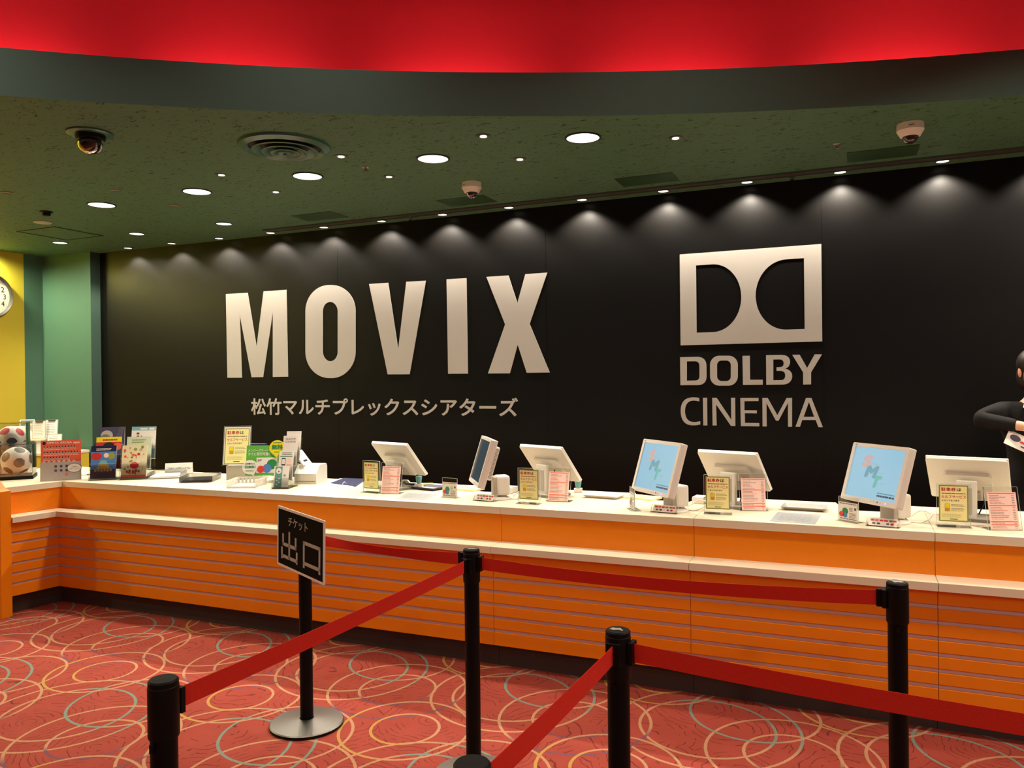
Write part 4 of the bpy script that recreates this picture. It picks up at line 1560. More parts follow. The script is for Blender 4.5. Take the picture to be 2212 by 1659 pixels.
slotted(-w_ / 2, -d_ / 2, -w_ / 2 - .004, d_ / 2, 9, h_)
slotted(w_ / 2, -d_ / 2, w_ / 2 + .004, d_ / 2, 9, h_)
slotted(-w_ / 2, d_ / 2, w_ / 2, d_ / 2, 7, h_)
q.box((0, -d_ / 2, 0.006), (w_, 0.003, 0.012), M_PLASTIC)
q.build('body', t)
o = MB().prism(rounded(-0.085, 0.085, -0.095, 0.095, 0.004, 2), 0, 0.006, M_WHITE).build('paper_stack', loc=p + Vector((0, 0, 0.006)), rot=(0, 0, R(25)))
tag(o, 'white papers lying in the slotted white basket', 'paper')

# green members board on an easel
p = atz(566, 1043)
t = thing('display_board', 'bright green board with white bubble and yellow balloon behind the basket', 'sign', p, R(25))
LB = Matrix.Translation((0, 0, 0.055)) @ Matrix.Rotation(R(-12), 4, 'X')
q = MB(LB)
q.box((0, 0.003, 0.112), (0.245, 0.005, 0.225), M_GREEN)
bd = q.build('board', t)
q = MB(LB)
q.text('メンバーズカードは', -0.11, 0.178, 0.17, 0.021, M_WHITE, 0.015, 3)
q.text('すぐに発行可能！', -0.11, 0.148, 0.16, 0.025, M_WHITE, 0.02, 3)
q.rect(-0.045, 0.018, 0.155, 0.115, M_WHITE, 2)
for x_, z_, r_, c_, l_ in ((0.070, 0.082, 0.038, M_GREEN2, 3), (0.035, 0.052, 0.033, M_DOTB, 4), (-0.010, 0.046, 0.027, M_DOTR, 5)):
    q.disc(x_, z_, r_, c_, l_)
q.text('SMT', -0.038, 0.104, 0.03, 0.016, M_INK, 0.03, 3, 'L', 0.2)
q.build('print', bd)
q = MB(LB @ Matrix.Translation((-0.090, -0.006, 0.062)))
q.prism([(0.056 * math.cos(R(a)), 0.054 * math.sin(R(a))) for a in range(-40, 290, 10)] + [(0.030, -0.066)], 0, 0.002, M_WHITE, VERT)
q.M = q.M @ Matrix.Translation((0, -0.0022, 0))
q.text('6本観たら', 0, 0.018, 0.075, 0.014, M_INK, 0.015, 1, 'C')
q.text('1回無料！', 0, -0.010, 0.088, 0.022, M_GREEN2, 0.03, 1, 'C')
q.dashes(-0.03, -0.030, 0.06, 1, 1, 0.005, M_INK2, 1, 0.0, 4)
q.build('white_bubble', bd)
q = MB(LB @ Matrix.Translation((0.106, -0.008, 0.205)))
q.prism([(0.058 * math.cos(R(a)), 0.056 * math.sin(R(a))) for a in range(-80, 250, 10)] + [(0.0, -0.075)], 0, 0.002, M_LEMON, VERT)
q.M = q.M @ Matrix.Translation((0, -0.0022, 0))
q.text('無料', 0, -0.016, 0.082, 0.040, M_GREEN2, 0.045, 1, 'C')
q.dashes(-0.03, 0.034, 0.06, 1, 1, 0.006, M_GREEN2, 1, 0.0, 5)
q.dashes(-0.02, -0.036, 0.04, 1, 1, 0.006, M_GREEN2, 1, 0.0, 6)
q.build('yellow_balloon', bd)
q = MB()
q.box((0, 0.062, 0.001), (0.16, 0.15, 0.002), M_CLEAR)
q.box((0, 0.0, 0.028), (0.16, 0.003, 0.054), M_CLEAR)
q.box((0, 0.075, 0.11), (0.02, 0.004, 0.22), M_CLEAR, Matrix.Translation((0, 0.03, 0)) @ Matrix.Rotation(R(8), 4, 'X'))
q.build('clear_easel', t)


# leaflet racks: a clear stepped holder, each leaflet a thing of its own
def rack(name, label, p, rz, w_, tiers, cat='rack'):
    t = thing(name, label, cat, p, R(rz))
    q_ = MB()
    for k, (dy, dz, hh, draw, lab, xo) in enumerate(tiers):
        Lk = Matrix.Translation((xo, dy, dz)) @ Matrix.Rotation(R(-14), 4, 'X')
        q_.box((0, -0.014, hh * 0.22), (w_ + .012, 0.0025, hh * 0.44), M_CLEAR, Lk)
        q_.box((0, -0.014, hh * 0.44), (w_ + .012, 0.0026, 0.0015), M_EDGE, Lk)
        q_.box((0, 0.012, hh * 0.40), (w_ + .012, 0.0025, hh * 0.8), M_CLEAR, Lk)
        q_.box((0, -0.001, -0.0015), (w_ + .012, 0.028, 0.003), M_CLEAR, Lk)
        q_.box((0, dy + 0.0, dz / 2), (w_ + .012, 0.003, max(dz, 0.004)), M_CLEAR, Matrix.Translation((xo, 0, 0)))
    y1_ = tiers[-1][0] + 0.05
    z1_ = tiers[-1][1] + tiers[-1][2] * 0.5
    for s_ in (-1, 1):
        X_ = s_ * (w_ / 2 + 0.008)
        q_.add([(X_ - .001, -0.02, 0), (X_ - .001, y1_, 0), (X_ - .001, y1_ + .03, z1_), (X_ - .001, y1_ - .02, z1_), (X_ - .001, -0.01, tiers[0][2] * 0.35),
                (X_ + .001, -0.02, 0), (X_ + .001, y1_, 0), (X_ + .001, y1_ + .03, z1_), (X_ + .001, y1_ - .02, z1_), (X_ + .001, -0.01, tiers[0][2] * 0.35)],
               [(0, 1, 2, 3, 4), (5, 6, 7, 8, 9), (0, 4, 9, 5), (4, 3, 8, 9), (3, 2, 7, 8)], M_CLEAR)
    q_.box((0, y1_ / 2 - 0.01, 0.0015), (w_ + .018, y1_ + .02, 0.003), M_CLEAR)
    q_.build('clear_holder', t)
    W = Matrix.Translation(p) @ Matrix.Rotation(R(rz), 4, 'Z')
    for k, (dy, dz, hh, draw, lab, xo) in enumerate(tiers):
        Lk = W @ Matrix.Translation((xo, dy, dz)) @ Matrix.Rotation(R(-14), 4, 'X')
        l = MB()
        l.box((0, 0.003, hh / 2), (w_, 0.006, hh), M_WHITE)
        draw(l, w_, hh)
        o_ = l.build('leaflet')
        o_.matrix_world = Lk @ Matrix.Translation((0, -0.004, 0.0005))
        tag(o_, lab, 'leaflet')
    return t


def d_castle(q, w_, h_):
    q.rect(-w_ / 2, 0, w_, h_, M_DOTB, 1)
    q.rect(-w_ / 2, 0, w_, h_ * .28, M_PURPLE, 2)
    q.rect(-w_ / 2, h_ * .82, w_, h_ * .18, M_NAVY, 2)
    q.dashes(-w_ * .3, h_ * .90, w_ * .6, 2, h_ * .04, h_ * .018, M_WHITE, 3, 0.1, 31)
    q.disc(-w_ * .28, h_ * .68, w_ * .16, M_REDINK, 3, 1.3)
    q.disc(w_ * .30, h_ * .68, w_ * .15, M_OLIVE, 3)
    q.disc(w_ * .1, h_ * .70, w_ * .1, M_PINKP, 4)
    q.add([(-w_ * .28, -.0012, h_ * .3), (w_ * .28, -.0012, h_ * .3), (w_ * .1, -.0012, h_ * .55), (-w_ * .1, -.0012, h_ * .55)], [(0, 1, 2, 3)], M_SKYP)
    q.rect(-w_ * .18, h_ * .30, w_ * .36, h_ * .14, M_GOLD, 5)
    for i in range(6):
        q.rect(-w_ * .34 + i * w_ * .12, h_ * .20 + (i % 2) * .004, w_ * .085, h_ * .09, M_GOLD, 6)
    q.dashes(-w_ * .3, h_ * .10, w_ * .6, 1, 1, h_ * .02, M_NAVY, 3, 0.1, 33)


def d_yellow(q, w_, h_):
    q.rect(-w_ / 2, 0, w_, h_, M_REDINK, 1)
    q.rect(-w_ / 2, h_ * .84, w_, h_ * .16, M_LEMON, 2)
    q.dashes(-w_ * .25, h_ * .885, w_ * .6, 1, 1, h_ * .05, M_REDINK, 3, 0.05, 41)
    q.disc(w_ * .0, h_ * .72, w_ * .17, M_INK, 3, 1.3)
    q.disc(w_ * .35, h_ * .70, w_ * .16, M_SALMON, 3)
    q.rect(w_ * .12, h_ * .2, w_ * .38, h_ * .45, M_PURPLE, 2)


def d_dark(q, w_, h_):
    q.rect(-w_ / 2, 0, w_, h_, M_PURPLE, 1)
    q.disc(-w_ * .22, h_ * .74, w_ * .22, M_PLASTIC2, 2, 1.1)
    q.disc(-w_ * .28, h_ * .66, w_ * .16, M_GREYPL, 3, 1.2)
    for i in range(5):
        q.add([(w_ * (.12 + .05 * i), -.0009, h_ * .55), (w_ * (.125 + .05 * i), -.0009, h_ * .55), (w_ * (.30 + .04 * i), -.0009, h_), (w_ * (.295 + .04 * i), -.0009, h_)], [(0, 1, 2, 3)], M_PLASTIC2)


def d_flower(q, w_, h_):
    q.rect(-w_ / 2, 0, w_, h_, mat('pale cream print', (232, 218, 180), 0.5), 1)
    rd = random.Random(9)
    for i in range(46):
        x_, z_ = rd.uniform(-.42, .42) * w_, rd.uniform(.12, .95) * h_
        c_ = rd.choice([M_GOLD, M_OLIVE, M_REDINK, M_WHITE, M_PLASTIC2, M_GREEN2, M_SALMON, M_WHITE])
        q.disc(x_, z_, w_ * rd.uniform(.025, .075), c_, 2 + i % 5, rd.uniform(.5, 1.6), seg=10)
    q.disc(0.02 * w_, h_ * .38, w_ * .14, M_REDINK, 7, 1.3)
    q.rect(-w_ / 2, 0, w_, h_ * .09, M_SALMON, 7)
    for i in range(5):
        q.rect(-w_ * .30 + i * w_ * .12, h_ * .16 + (i % 2) * .004, w_ * .07, h_ * .07, M_REDINK, 8)


def d_green(q, w_, h_):
    q.rect(-w_ / 2, 0, w_, h_, mat('pale green print', (206, 216, 190), 0.5), 1)
    q.dashes(-w_ * .3, h_ * .88, w_ * .6, 2, h_ * .07, h_ * .03, M_OLIVE, 2, 0.2, 51)
    q.disc(w_ * .05, h_ * .55, w_ * .2, M_SHEETY, 2)


def d_teal(q, w_, h_):
    q.rect(-w_ / 2, 0, w_, h_, M_WHITE, 1)
    q.rect(-w_ / 2, h_ * .88, w_, h_ * .12, M_SKYP, 2)
    q.rect(-w_ / 2, 0, w_, h_ * .30, M_SKYP, 2)
    q.rect(-w_ * .15, h_ * .905, w_ * .30, h_ * .05, M_WHITE, 3)
    q.rect(w_ * .22, h_ * .895, w_ * .22, h_ * .07, M_WHITE, 3)
    q.add([(-w_ * .46, -.0009, h_ * .50), (-w_ * .10, -.0009, h_ * .50), (-w_ * .14, -.0009, h_ * .66), (-w_ * .22, -.0009, h_ * .72), (-w_ * .32, -.0009, h_ * .68)], [(0, 1, 2, 3, 4)], M_INK)
    q.disc(-w_ * .235, h_ * .755, w_ * .055, M_SKIN, 4)
    q.rect(-w_ * .29, h_ * .775, w_ * .11, h_ * .035, M_INK, 5)
    q.text('ヘンリー', -w_ * .08, h_ * .60, w_ * .46, h_ * .085, M_INK, 0.0, 3)
    q.disc(-w_ * .09, h_ * .70, w_ * .03, M_REDINK, 4)


def d_shop(q, w_, h_):
    q.rect(-w_ / 2, 0, w_, h_, M_WHITE, 1)
    q.text('SHOP', 0, h_ * .86, w_ * .70, h_ * .058, M_INK, 0.0, 2, 'C')
    q.text('GUIDE', 0, h_ * .77, w_ * .72, h_ * .058, M_INK, 0.0, 2, 'C')


def d_plain(q, w_, h_):
    q.rect(-w_ / 2, 0, w_, h_, M_WHITE, 1)


def d_phone(q, w_, h_):
    q.rect(-w_ / 2, 0, w_, h_, M_WHITE, 1)
    q.dashes(-w_ * .3, h_ * .92, w_ * .7, 2, h_ * .05, h_ * .022, M_INK, 2, 0.1, 61)
    q.rect(-w_ * .42, h_ * .80, w_ * .84, h_ * .03, M_GREEN2, 2)
    q.prism(rounded(-w_ * .30, -w_ * .04, h_ * .50, h_ * .76, w_ * .04, 4), 0.0004, 0.0008, M_INK, VERT)
    q.rect(-w_ * .27, h_ * .54, w_ * .20, h_ * .18, M_WHITE, 4)
    q.disc(w_ * .22, h_ * .66, w_ * .16, M_PINKP, 2)
    q.dashes(w_ * .05, h_ * .52, w_ * .36, 2, h_ * .03, h_ * .012, M_SALMON, 2, 0.1, 62)


def d_tealcol(q, w_, h_):
    q.rect(-w_ / 2, 0, w_, h_, M_WHITE, 1)
    q.rect(-w_ * .42, 0, w_ * .48, h_ * .98, M_TEALCUP, 2)
    q.disc(-w_ * .18, h_ * .78, w_ * .20, M_WHITE, 3, 0.9)
    q.disc(-w_ * .18, h_ * .75, w_ * .06, M_INK2, 4, 0.8)
    for i in range(4):
        q.rect(-w_ * .33 + (i % 2) * w_ * .15, h_ * (.12 + .09 * i), w_ * .10, h_ * .06, M_WHITE, 3)
    q.rect(w_ * .16, h_ * .52, w_ * .14, h_ * .09, M_TEALCUP, 2)


pr = atz(222, 1037)
rack('leaflet_rack', 'clear stepped leaflet rack holding the blue film leaflets, left of two', pr, 38, 0.182,
     [(0.0, 0.012, 0.257, d_castle, 'blue and gold film leaflet in the front of the left rack', 0.0), (0.075, 0.075, 0.257, d_yellow, 'yellow topped red film leaflet in the middle of the left rack', 0.02), (0.15, 0.150, 0.257, d_dark, 'dark purple grey film leaflet at the back of the left rack', 0.03)])
pr2 = atz(288, 1036)
rack('leaflet_rack', 'clear stepped leaflet rack holding the flowery film leaflet, right of two', pr2, 34, 0.182,
     [(0.0, 0.012, 0.257, d_flower, 'cream film leaflet with red and gold blots in the front of the right rack', 0.0), (0.075, 0.075, 0.257, d_green, 'pale green film leaflet in the middle of the right rack', 0.015), (0.15, 0.150, 0.257, d_teal, 'white leaflet with teal band and dark-clad man at the back of the right rack', 0.03)])
pr3 = atz(606, 1056)
rack('leaflet_rack', 'clear stepped leaflet rack holding the shop guide, in front of the card printer', pr3, 20, 0.105,
     [(0.0, 0.008, 0.150, d_tealcol, 'white leaflet with teal column in the front of the shop guide rack', 0.0), (0.055, 0.055, 0.205, d_phone, 'white leaflet with a phone drawing in the middle of the shop guide rack', 0.012), (0.11, 0.15, 0.215, d_shop, 'white shop guide leaflet reading SHOP GUIDE', 0.024), (0.145, 0.18, 0.215, d_plain, 'plain white leaflet behind the shop guide', 0.036)])

# card printer
p = atz(672, 1042)
t = thing('card_printer', 'white card printer with raised lid behind the shop guide', 'printer', p, R(14))
q = MB()
q.prism([(-0.10, 0), (0.10, 0), (0.10, 0.115), (0.085, 0.135), (-0.04, 0.135), (-0.10, 0.075)], -0.085, 0.085, M_PLASTIC, Matrix.Rotation(R(90), 4, 'Z') @ VERT)
q.build('body', t)
q = MB(Matrix.Translation((-0.03, 0.0, 0.135)) @ Matrix.Rotation(R(-38), 4, 'Y'))
q.box((0, 0.0, 0.06), (0.012, 0.15, 0.13), M_PLASTIC, bevel=0.003)
q.box((0.0068, 0.0, 0.03), (0.002, 0.06, 0.016), M_INK)
q.build('lid', t)
MB().box((0.0, -0.1005, 0.02), (0.15, 0.002, 0.004), M_GREYPL).build('seam', t)

# customer display behind the board
p = atz(602, 1024)
t = thing('pole_display', 'small dark display head on a white body behind the green board', 'display', (p.x, 4.86, TOP), R(15))
MB().box((0, 0, 0.06), (0.15, 0.10, 0.12), M_PLASTIC, bevel=0.006).build('body', t)
MB().box((0, 0, 0.15), (0.03, 0.03, 0.07), M_PLASTIC2).build('stem', t)
q = MB()
q.box((0, 0, 0.225), (0.155, 0.05, 0.085), M_NAVY, bevel=0.006)
q.box((0, -0.026, 0.205), (0.14, 0.002, 0.03), M_OLIVE)
q.build('head', t)
q = MB()
for x_ in (-0.03, 0.04):
    q.box((x_, -0.0275, 0.205), (0.018, 0.001, 0.010), mat('cyan indicator', (20, 60, 70), 0.4, emit=(70, 200, 215), estr=0.9))
q.build('indicator', t)

# ring binder with navy page
P4 = [atz(x, y) for x, y in ((697, 1047), (735, 1034), (790, 1036), (757, 1055))]
c = sum(P4, Vector()) / 4
t = thing('ring_binder', 'open clear leaf binder with a navy page left of the leftmost parking notice', 'binder', c)
MB().prism([(v.x - c.x, v.y - c.y) for v in P4], 0.0, 0.003, M_WHITE).build('back_sheet', t)
MB().prism([((v.x - c.x) * .88 + .015, (v.y - c.y) * .80 + .03) for v in P4], 0.0032, 0.008, M_NAVY).build('navy_page', t)
q = MB()
rp = atz(744, 1049) - c
q.tube([(rp.x, rp.y + 0.022 * math.cos(a * math.pi / 9), 0.008 + 0.018 * math.sin(a * math.pi / 9)) for a in range(10)], 0.0022, M_PLASTIC)
q.build('ring', t)

# pocket stand with orange card, far left
p = atz(132, 1037.5)
t = thing('pocket_stand', 'orange card of small portraits in a grey pocket stand at the counter corner', 'sign', p, R(48))
LO = Matrix.Rotation(R(-6), 4, 'X')
q = MB(LO)
q.box((0, 0.004, 0.156), (0.275, 0.004, 0.312), M_SALMON)
q.text('OMIYA ARDIJA', -0.095, 0.282, 0.17, 0.021, M_WHITE, 0.02, -5)
q.disc(-0.115, 0.292, 0.012, M_NAVY, -5)
q.dashes(0.085, 0.284, 0.045, 1, 1, 0.012, M_PINKP, -5, 0, 71)
for r_, (zr, n_, x0_) in enumerate(((0.248, 11, -0.12), (0.205, 12, -0.12), (0.165, 9, -0.12))):
    for i in range(n_):
        q.rect(x0_ + i * 0.0205, zr, 0.014, 0.017, M_PLASTIC2, -5)
        q.disc(x0_ + i * 0.0205 + 0.007, zr + 0.015, 0.0055, M_INK if (i + r_) % 3 else M_PURPLE, -4.6, seg=10)
    q.dashes(x0_, zr - 0.009, 0.0205 * n_, 1, 1, 0.004, M_PINKP, -5, 0.0, 80 + r_)
for i in range(7):
    q.rect(-0.125 + i * 0.034, 0.135, 0.018, 0.018, M_PINKP, -5)
q.build('portrait_card', t)
q = MB(LO)
q.box((0, -0.012, 0.072), (0.280, 0.003, 0.144), mat('silver grey card', (172, 164, 160), 0.4))
q.box((0, -0.004, 0.002), (0.280, 0.018, 0.004), mat('silver grey card', (172, 164, 160), 0.4))
for i in range(3):
    for j in range(3):
        q.disc(-0.035 + 0.037 * i, 0.044 + 0.033 * j, 0.010, M_SALMON if (i, j) == (2, 0) else M_PURPLE if j else M_PLASTIC2, 47 + i, seg=14)
q.disc(0.092, 0.092, 0.036, M_PURPLE, 50, 1.42)
q.disc(0.092, 0.092, 0.033, M_WHITE, 51, 1.42)
q.text('ご自由に', 0.092, 0.096, 0.05, 0.012, M_INK, 0.0, 52, 'C')
q.text('お取りください', 0.092, 0.080, 0.07, 0.011, M_INK, 0.0, 52, 'C')
q.build('pocket', t)

# footballs in acrylic cases
ICO = []
ph = (1 + 5 ** 0.5) / 2
for s1 in (-1, 1):
    for s2 in (-ph, ph):
        ICO += [Vector((0, s1, s2)).normalized(), Vector((s1, s2, 0)).normalized(), Vector((s2, 0, s1)).normalized()]


def football(label, loc, patch, patch2, rot):
    q_ = MB()
    seg, rings, r_ = 96, 64, 0.110
    vs, fs = [], []
    for j in range(rings + 1):
        th = math.pi * j / rings
        for i in range(seg):
            a = 2 * math.pi * i / seg
            vs.append(Vector((math.sin(th) * math.cos(a), math.sin(th) * math.sin(a), math.cos(th))) * r_)
    sets = {0: [], 1: [], 2: []}
    Rm = Matrix.Rotation(rot, 3, Vector((0.4, 0.7, 0.6)))
    for j in range(rings):
        for i in range(seg):
            k = (i + 1) % seg
            f = (j * seg + i, (j + 1) * seg + i, (j + 1) * seg + k, j * seg + k)
            c_ = (Rm @ (vs[f[0]] + vs[f[2]])).normalized()
            ds_ = sorted(((c_.dot(v), n_) for n_, v in enumerate(ICO)), reverse=True)
            m_ = 0
            if ds_[0][0] > 0.935:
                m_ = 1 if ds_[0][1] % 3 else 2
            sets[m_].append(f)
    k0 = [M_WHITE, patch, patch2]
    bv = [q_.bm.verts.new(v) for v in vs]
    for m_, fl in sets.items():
        s_ = q_.si(k0[m_])
        for f in fl:
            try:
                fc = q_.bm.faces.new([bv[i] for i in f])
                fc.material_index = s_
                fc.smooth = True
            except ValueError:
                pass
    bmesh.ops.remove_doubles(q_.bm, verts=q_.bm.verts[:], dist=1e-6)
    return tag(q_.build('football', loc=loc), label, 'ball')


def ball_case(label, p, rz):
    t_ = thing('display_case', label, 'display case', p, R(rz), 'clear football cases')
    MB().box((0, 0, 0.014), (0.26, 0.26, 0.028), M_BLACKPL, bevel=0.004).build('plinth', t_)
    q_ = MB()
    for s_ in (-1, 1):
        q_.box((s_ * 0.123, 0, 0.153), (0.003, 0.249, 0.25), M_CLEAR)
        q_.box((0, s_ * 0.123, 0.153), (0.243, 0.003, 0.25), M_CLEAR)
        for s2_ in (-1, 1):
            q_.box((s_ * 0.1235, s2_ * 0.1235, 0.153), (0.002, 0.002, 0.25), M_EDGE)
            q_.box((0, s_ * 0.1235, 0.153 + s2_ * 0.125), (0.247, 0.002, 0.002), M_EDGE)
            q_.box((s_ * 0.1235, 0, 0.153 + s2_ * 0.125), (0.002, 0.247, 0.002), M_EDGE)
    q_.box((0, 0, 0.279), (0.249, 0.249, 0.003), M_CLEAR)
    q_.build('clear_cover', t_)
    MB().lathe([(0.035, 0.028), (0.045, 0.040), (0.042, 0.040), (0.03, 0.029)], M_BLACKPL, 28, cap=False).build('ball_ring', t_)
    return t_


p = atz(36, 1033)
ball_case('clear display case on a dark plinth at the counter corner, holding the grey patched football', p, 48)
football('white football with grey patches in the front clear case', p + Vector((0, 0, 0.1415)), M_GREYPL, M_PURPLE, 0.6)
d2 = Vector((-0.37, 0.21, 0))
t = thing('display_riser', 'low pale riser under the rear football case', 'riser', p + d2, R(48))
MB().box((0, 0, 0.075), (0.27, 0.27, 0.15), M_PLASTIC2, bevel=0.004).build('block', t)
p2 = p + d2 + Vector((0, 0, 0.151))
ball_case('clear display case behind and above the front one, holding the pink patched football', p2, 48)
football('white football with red and purple patches in the rear clear case', p2 + Vector((0, 0, 0.1415)), M_REDINK, M_NAVY, 1.7)

# yellow back counter by the pier, with shelf, clipboards and cards
t = thing('back_counter', 'low yellow back counter with white top against the teal pier', 'counter', (-7.97, 5.78, 0))
MB().box((0, 0, 0.46), (0.70, 0.46, 0.92), M_YELLOW).build('body', t)
MB().box((0, -0.005, 0.935), (0.71, 0.48, 0.03), M_CREAM, bevel=0.003).build('worktop', t)
t = thing('shelf_riser', 'white two-legged shelf standing on the yellow back counter', 'shelf', (-8.08, 5.70, 0.95))
MB().box((0, 0, 0.130), (0.46, 0.26, 0.016), M_CREAM, bevel=0.002).build('shelf_board', t)
for x_ in (-0.19, 0.19):
    MB().box((x_, 0, 0.061), (0.02, 0.22, 0.122), M_PLASTIC).build('leg', t)
MB().box((0.03, 0.0, 0.045), (0.30, 0.20, 0.006), M_FROST).build('inner_tray', t)


def board_at(name, label, cat, loc, w_, h_, rz, lean, face, frame=None, clip=False):
    t_ = thing(name, label, cat, loc, R(rz))
    L_ = Matrix.Rotation(R(-lean), 4, 'X')
    q_ = MB(L_)
    q_.box((0, 0.004, h_ / 2), (w_, 0.006, h_), frame or M_WHITE)
    q_.build('backing', t_)
    q_ = MB(L_)
    q_.rect(-w_ / 2 + .008, .008, w_ - .016, h_ - .016, face, 1)
    q_.dashes(-w_ * .38, h_ * .82, w_ * .76, 8, h_ * .09, h_ * .02, M_INK2, 2, 0.3, int(w_ * 1000))
    q_.build('print', t_)
    if clip:
        q_ = MB(L_)
        q_.box((0, -0.004, h_ - 0.008), (0.07, 0.012, 0.016), M_STEEL, bevel=0.003)
        q_.build('clip', t_)
    return t_


zs = 0.95 + 0.139
board_at('clipboard', 'pink clipboard standing at the right end of the white shelf', 'clipboard', (-7.93, 5.66, zs), 0.13, 0.19, 40, 10, M_PINKP, M_PLASTIC2, True)
board_at('clipboard', 'white clipboard standing right of the pink one', 'clipboard', (-7.86, 5.75, zs), 0.12, 0.20, 40, 12, M_WHITE, M_PLASTIC2, True)
board_at('framed_card', 'dark framed card, tallest on the white shelf', 'card', (-8.22, 5.73, zs), 0.14, 0.20, 45, 14, M_GREYPL, M_WHITE)
board_at('framed_card', 'grey printed card in the middle of the white shelf', 'card', (-8.08, 5.70, zs), 0.16, 0.16, 40, 16, M_PLASTIC2, M_WHITE)
board_at('framed_card', 'white printed card leaning at the front of the white shelf', 'card', (-8.13, 5.62, zs), 0.17, 0.15, 48, 28, M_WHITE, M_WHITE)
board_at('framed_card', 'small white card leaning on the yellow back counter', 'card', (-7.75, 5.70, 0.951), 0.14, 0.19, 40, 12, M_WHITE, M_PLASTIC2)
# a pen on the counter beside the pocket stand
p = atz(182, 1027)
t = thing('ball_pen', 'white and purple pen lying beside the orange card stand', 'pen', p + Vector((0, 0, 0.006)), 0.7)
MB(Matrix.Rotation(R(90), 4, 'Y')).lathe([(0.002, -0.075), (0.005, -0.06), (0.0055, 0.02)], M_WHITE, 14).build('barrel', t)
MB(Matrix.Rotation(R(90), 4, 'Y')).lathe([(0.0058, 0.021), (0.0055, 0.07)], M_PURPLE, 14).build('cap', t)
# ================================================================== the person behind the counter
def skinned(name, verts, edges, radii, mt, parent, sub=2, root=0):
    me = bpy.data.meshes.new(name)
    me.from_pydata([Vector(v) for v in verts], edges, [])
    me.materials.append(mt)
    o = bpy.data.objects.new(name, me)
    COL.objects.link(o)
    md = o.modifiers.new('skin', 'SKIN')
    md.use_smooth_shade = True
    lay = me.skin_vertices[0].data if me.skin_vertices else None
    if lay is None:
        bpy.context.view_layer.objects.active = o
        me.attributes.new('x', 'FLOAT', 'POINT')
    for i, r in enumerate(radii):
        rx, ry = r if isinstance(r, tuple) else (r, r)
        lay[i].radius = (rx, ry)
        lay[i].use_root = (i == root)
    sb = o.modifiers.new('sub', 'SUBSURF')
    sb.levels = sub
    sb.render_levels = sub
    bpy.context.view_layer.update()
    dg = bpy.context.evaluated_depsgraph_get()
    ev = bpy.data.meshes.new_from_object(o.evaluated_get(dg))
    ev.materials.clear()
    ev.materials.append(mt)
    bpy.data.objects.remove(o)
    for p_ in ev.polygons:
        p_.use_smooth = True
    o2 = bpy.data.objects.new(name, ev)
    COL.objects.link(o2)
    o2.parent = parent
    return o2


PX, PY = 0.985, 5.50
t = thing('person', 'person in black jacket and white collar at the right edge, holding a leaflet', 'person', (PX, PY, 0), R(6))
V, E_, RD = [], [], []


def jv(p, r, prev=None):
    V.append(p)
    RD.append(r)
    if prev is not None:
        E_.append((prev, len(V) - 1))
    return len(V) - 1


pel = jv((0, 0, 0.95), (0.150, 0.105))
wai = jv((0, 0, 1.12), (0.125, 0.090), pel)
che = jv((0, 0, 1.30), (0.150, 0.100), wai)
sho = jv((0, 0.005, 1.43), (0.085, 0.070), che)
nek = jv((0, -0.005, 1.50), 0.052, sho)
nk2 = jv((0, -0.015, 1.56), 0.052, nek)
hd1 = jv((0, -0.030, 1.615), (0.066, 0.078), nk2)
hd2 = jv((0, -0.015, 1.70), (0.077, 0.092), hd1)
hd3 = jv((0, -0.010, 1.765), (0.060, 0.070), hd2)
for s_ in (-1, 1):
    hip = jv((s_ * 0.09, 0, 0.88), 0.085, pel)
    kne = jv((s_ * 0.095, -0.01, 0.49), 0.055, hip)
    ank = jv((s_ * 0.095, 0.02, 0.09), 0.037, kne)
    toe = jv((s_ * 0.105, -0.13, 0.035), 0.032, ank)
s1 = jv((-0.165, 0.0, 1.425), 0.052, sho)
e1 = jv((-0.325, -0.10, 1.385), 0.042, s1)
w1 = jv((-0.105, -0.215, 1.352), 0.027, e1)
p1 = jv((-0.050, -0.235, 1.337), (0.034, 0.018), w1)
s2 = jv((0.165, 0.0, 1.425), 0.052, sho)
e2 = jv((0.25, -0.03, 1.15), 0.040, s2)
w2 = jv((0.11, -0.20, 1.22), 0.026, e2)
p2_ = jv((0.065, -0.225, 1.235), (0.034, 0.018), w2)
for pp, base, dr in ((p1, (-0.050, -0.235, 1.337), 1), (p2_, (0.065, -0.225, 1.235), -1)):
    for k in range(4):
        oz = 0.026 - 0.0175 * k
        l1 = (0.036, 0.040, 0.038, 0.030)[k]
        a_ = jv((base[0] + dr * 0.040, base[1] - 0.004, base[2] + oz - .01), 0.0095, pp)
        b_ = jv((base[0] + dr * (0.040 + l1), base[1] - 0.016, base[2] + oz - 0.022), 0.0085, a_)
        jv((base[0] + dr * (0.040 + l1 * 1.45), base[1] - 0.004, base[2] + oz - 0.046), 0.0075, b_)
    th = jv((base[0] + dr * 0.004, base[1] - 0.030, base[2] + 0.018), 0.011, pp)
    jv((base[0] + dr * 0.040, base[1] - 0.044, base[2] + 0.004), 0.009, th)
body = skinned('body', V, E_, RD, M_SKIN, t, 2, pel)
q = MB()
q.ball((0, -0.112, 1.655), 0.014, M_SKIN, 14, 10, (0.8, 1.0, 1.5))
for s_ in (-1, 1):
    q.ball((s_ * 0.078, -0.005, 1.665), 0.026, M_SKIN, 14, 10, (0.35, 0.7, 1.2))
q.build('face_relief', t)
q = MB()
for s_ in (-1, 1):
    q.ball((s_ * 0.030, -0.0865, 1.684), 0.0110, M_WHITE, 16, 10, (1.25, 0.9, 0.62))
    q.ball((s_ * 0.030, -0.0935, 1.684), 0.0056, M_HAIR, 12, 8, (1, 0.7, 1))
    q.ball((s_ * 0.031, -0.0890, 1.704), 0.0150, M_HAIR, 12, 8, (1.1, 0.5, 0.22))
q.build('eye', t)
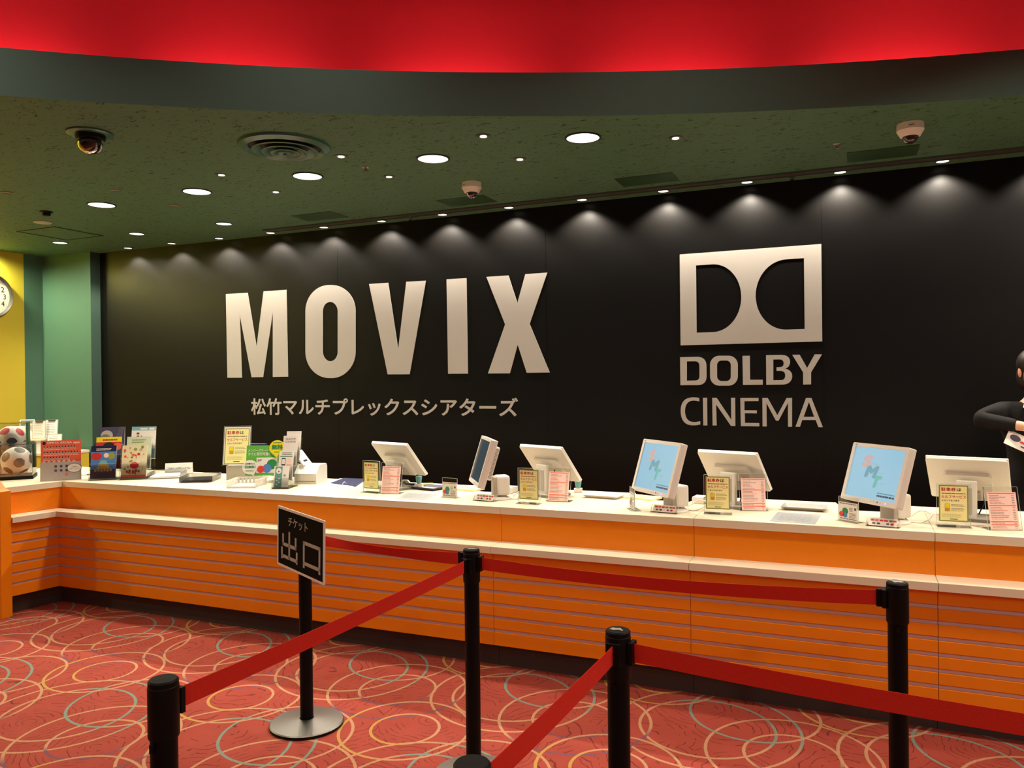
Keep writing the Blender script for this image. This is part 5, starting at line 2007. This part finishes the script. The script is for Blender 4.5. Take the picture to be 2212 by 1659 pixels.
MB().ball((0, -0.098, 1.617), 0.020, mat('lips', (180, 96, 86), 0.45), 16, 8, (1.1, 0.45, 0.35)).build('mouth', t)
q = MB()
q.ball((0, 0.010, 1.715), 0.098, M_HAIR, 28, 18, (0.92, 1.02, 0.95))
q.ball((0, 0.050, 1.640), 0.082, M_HAIR, 24, 14, (1.0, 0.7, 1.2))
q.build('hair', t)
jv_, je, jr = [], [], []


def jj(p, r, prev=None):
    jv_.append(p)
    jr.append(r)
    if prev is not None:
        je.append((prev, len(jv_) - 1))
    return len(jv_) - 1


z0_ = jj((0, 0, 0.76), (0.195, 0.145))
a = jj((0, 0, 0.90), (0.190, 0.138), z0_)
b_ = jj((0, 0, 1.12), (0.150, 0.112), a)
c_ = jj((0, 0, 1.30), (0.172, 0.122), b_)
d_ = jj((0, 0.012, 1.425), (0.105, 0.080), c_)
for s_, e_, w_ in (((-0.165, 0.0, 1.425), (-0.325, -0.10, 1.385), (-0.135, -0.198, 1.355)), ((0.165, 0, 1.425), (0.25, -0.03, 1.15), (0.135, -0.172, 1.207))):
    x = jj(s_, 0.074, d_)
    mdl = tuple((s_[i] + e_[i]) / 2 for i in range(3))
    x = jj(mdl, 0.068, x)
    x = jj(e_, 0.056, x)
    x = jj(tuple((e_[i] + w_[i]) / 2 for i in range(3)), 0.047, x)
    jj(w_, 0.038, x)
skinned('jacket', jv_, je, jr, M_JACKET, t, 2, a)
q = MB()
q.lathe([(0.062, 1.455), (0.060, 1.495), (0.056, 1.515)], M_WHITE, 28, Matrix.Translation((0, -0.004, 0)), cap=False)
for s_ in (-1, 1):
    q.add([(s_ * 0.060, -0.040, 1.51), (s_ * 0.010, -0.066, 1.475), (s_ * 0.055, -0.118, 1.415), (s_ * 0.085, -0.085, 1.460)], [(0, 1, 2, 3)], M_WHITE)
q.add([(-0.05, -0.075, 1.47), (0.05, -0.075, 1.47), (0.0, -0.128, 1.30)], [(0, 1, 2)], M_WHITE)
q.build('shirt_collar', t)
tv, te, tr_ = [(0, 0, 1.02), (0, 0, 0.90)], [(0, 1)], [(0.150, 0.110), (0.165, 0.120)]
for s_ in (-1, 1):
    k0 = len(tv)
    tv += [(s_ * 0.092, 0, 0.80), (s_ * 0.095, -0.01, 0.49), (s_ * 0.095, 0.01, 0.10)]
    tr_ += [0.100, 0.074, 0.062]
    te += [(1, k0), (k0, k0 + 1), (k0 + 1, k0 + 2)]
skinned('trousers', tv, te, tr_, M_JACKET, t, 2, 0)
for s_ in (-1, 1):
    MB().ball((s_ * 0.10, -0.055, 0.04), 0.05, M_BLACKPL, 20, 12, (0.95, 2.6, 0.9)).build('shoe', t)

# leaflet in the hand
pa = aty(2180, 928, PY - 0.20)
b = MB()
b.box((0.11, 0, -0.05), (0.22, 0.0012, 0.10), M_WHITE)
q = b
q.M = Matrix.Translation((0, -0.0008, -0.10))
q.disc(0.045, 0.062, 0.022, M_PURPLE, 1, 1.3)
q.rect(0.075, 0.045, 0.06, 0.014, M_DOTR, 1)
q.rect(0.085, 0.020, 0.09, 0.010, M_PURPLE, 1)
q.rect(0.13, 0.055, 0.06, 0.03, M_PINKP, 1)
o = b.build('held_leaflet', loc=pa)
o.rotation_euler = (R(-35), R(27), R(0))
tag(o, 'white leaflet with purple picture in the hand at the right edge', 'leaflet')
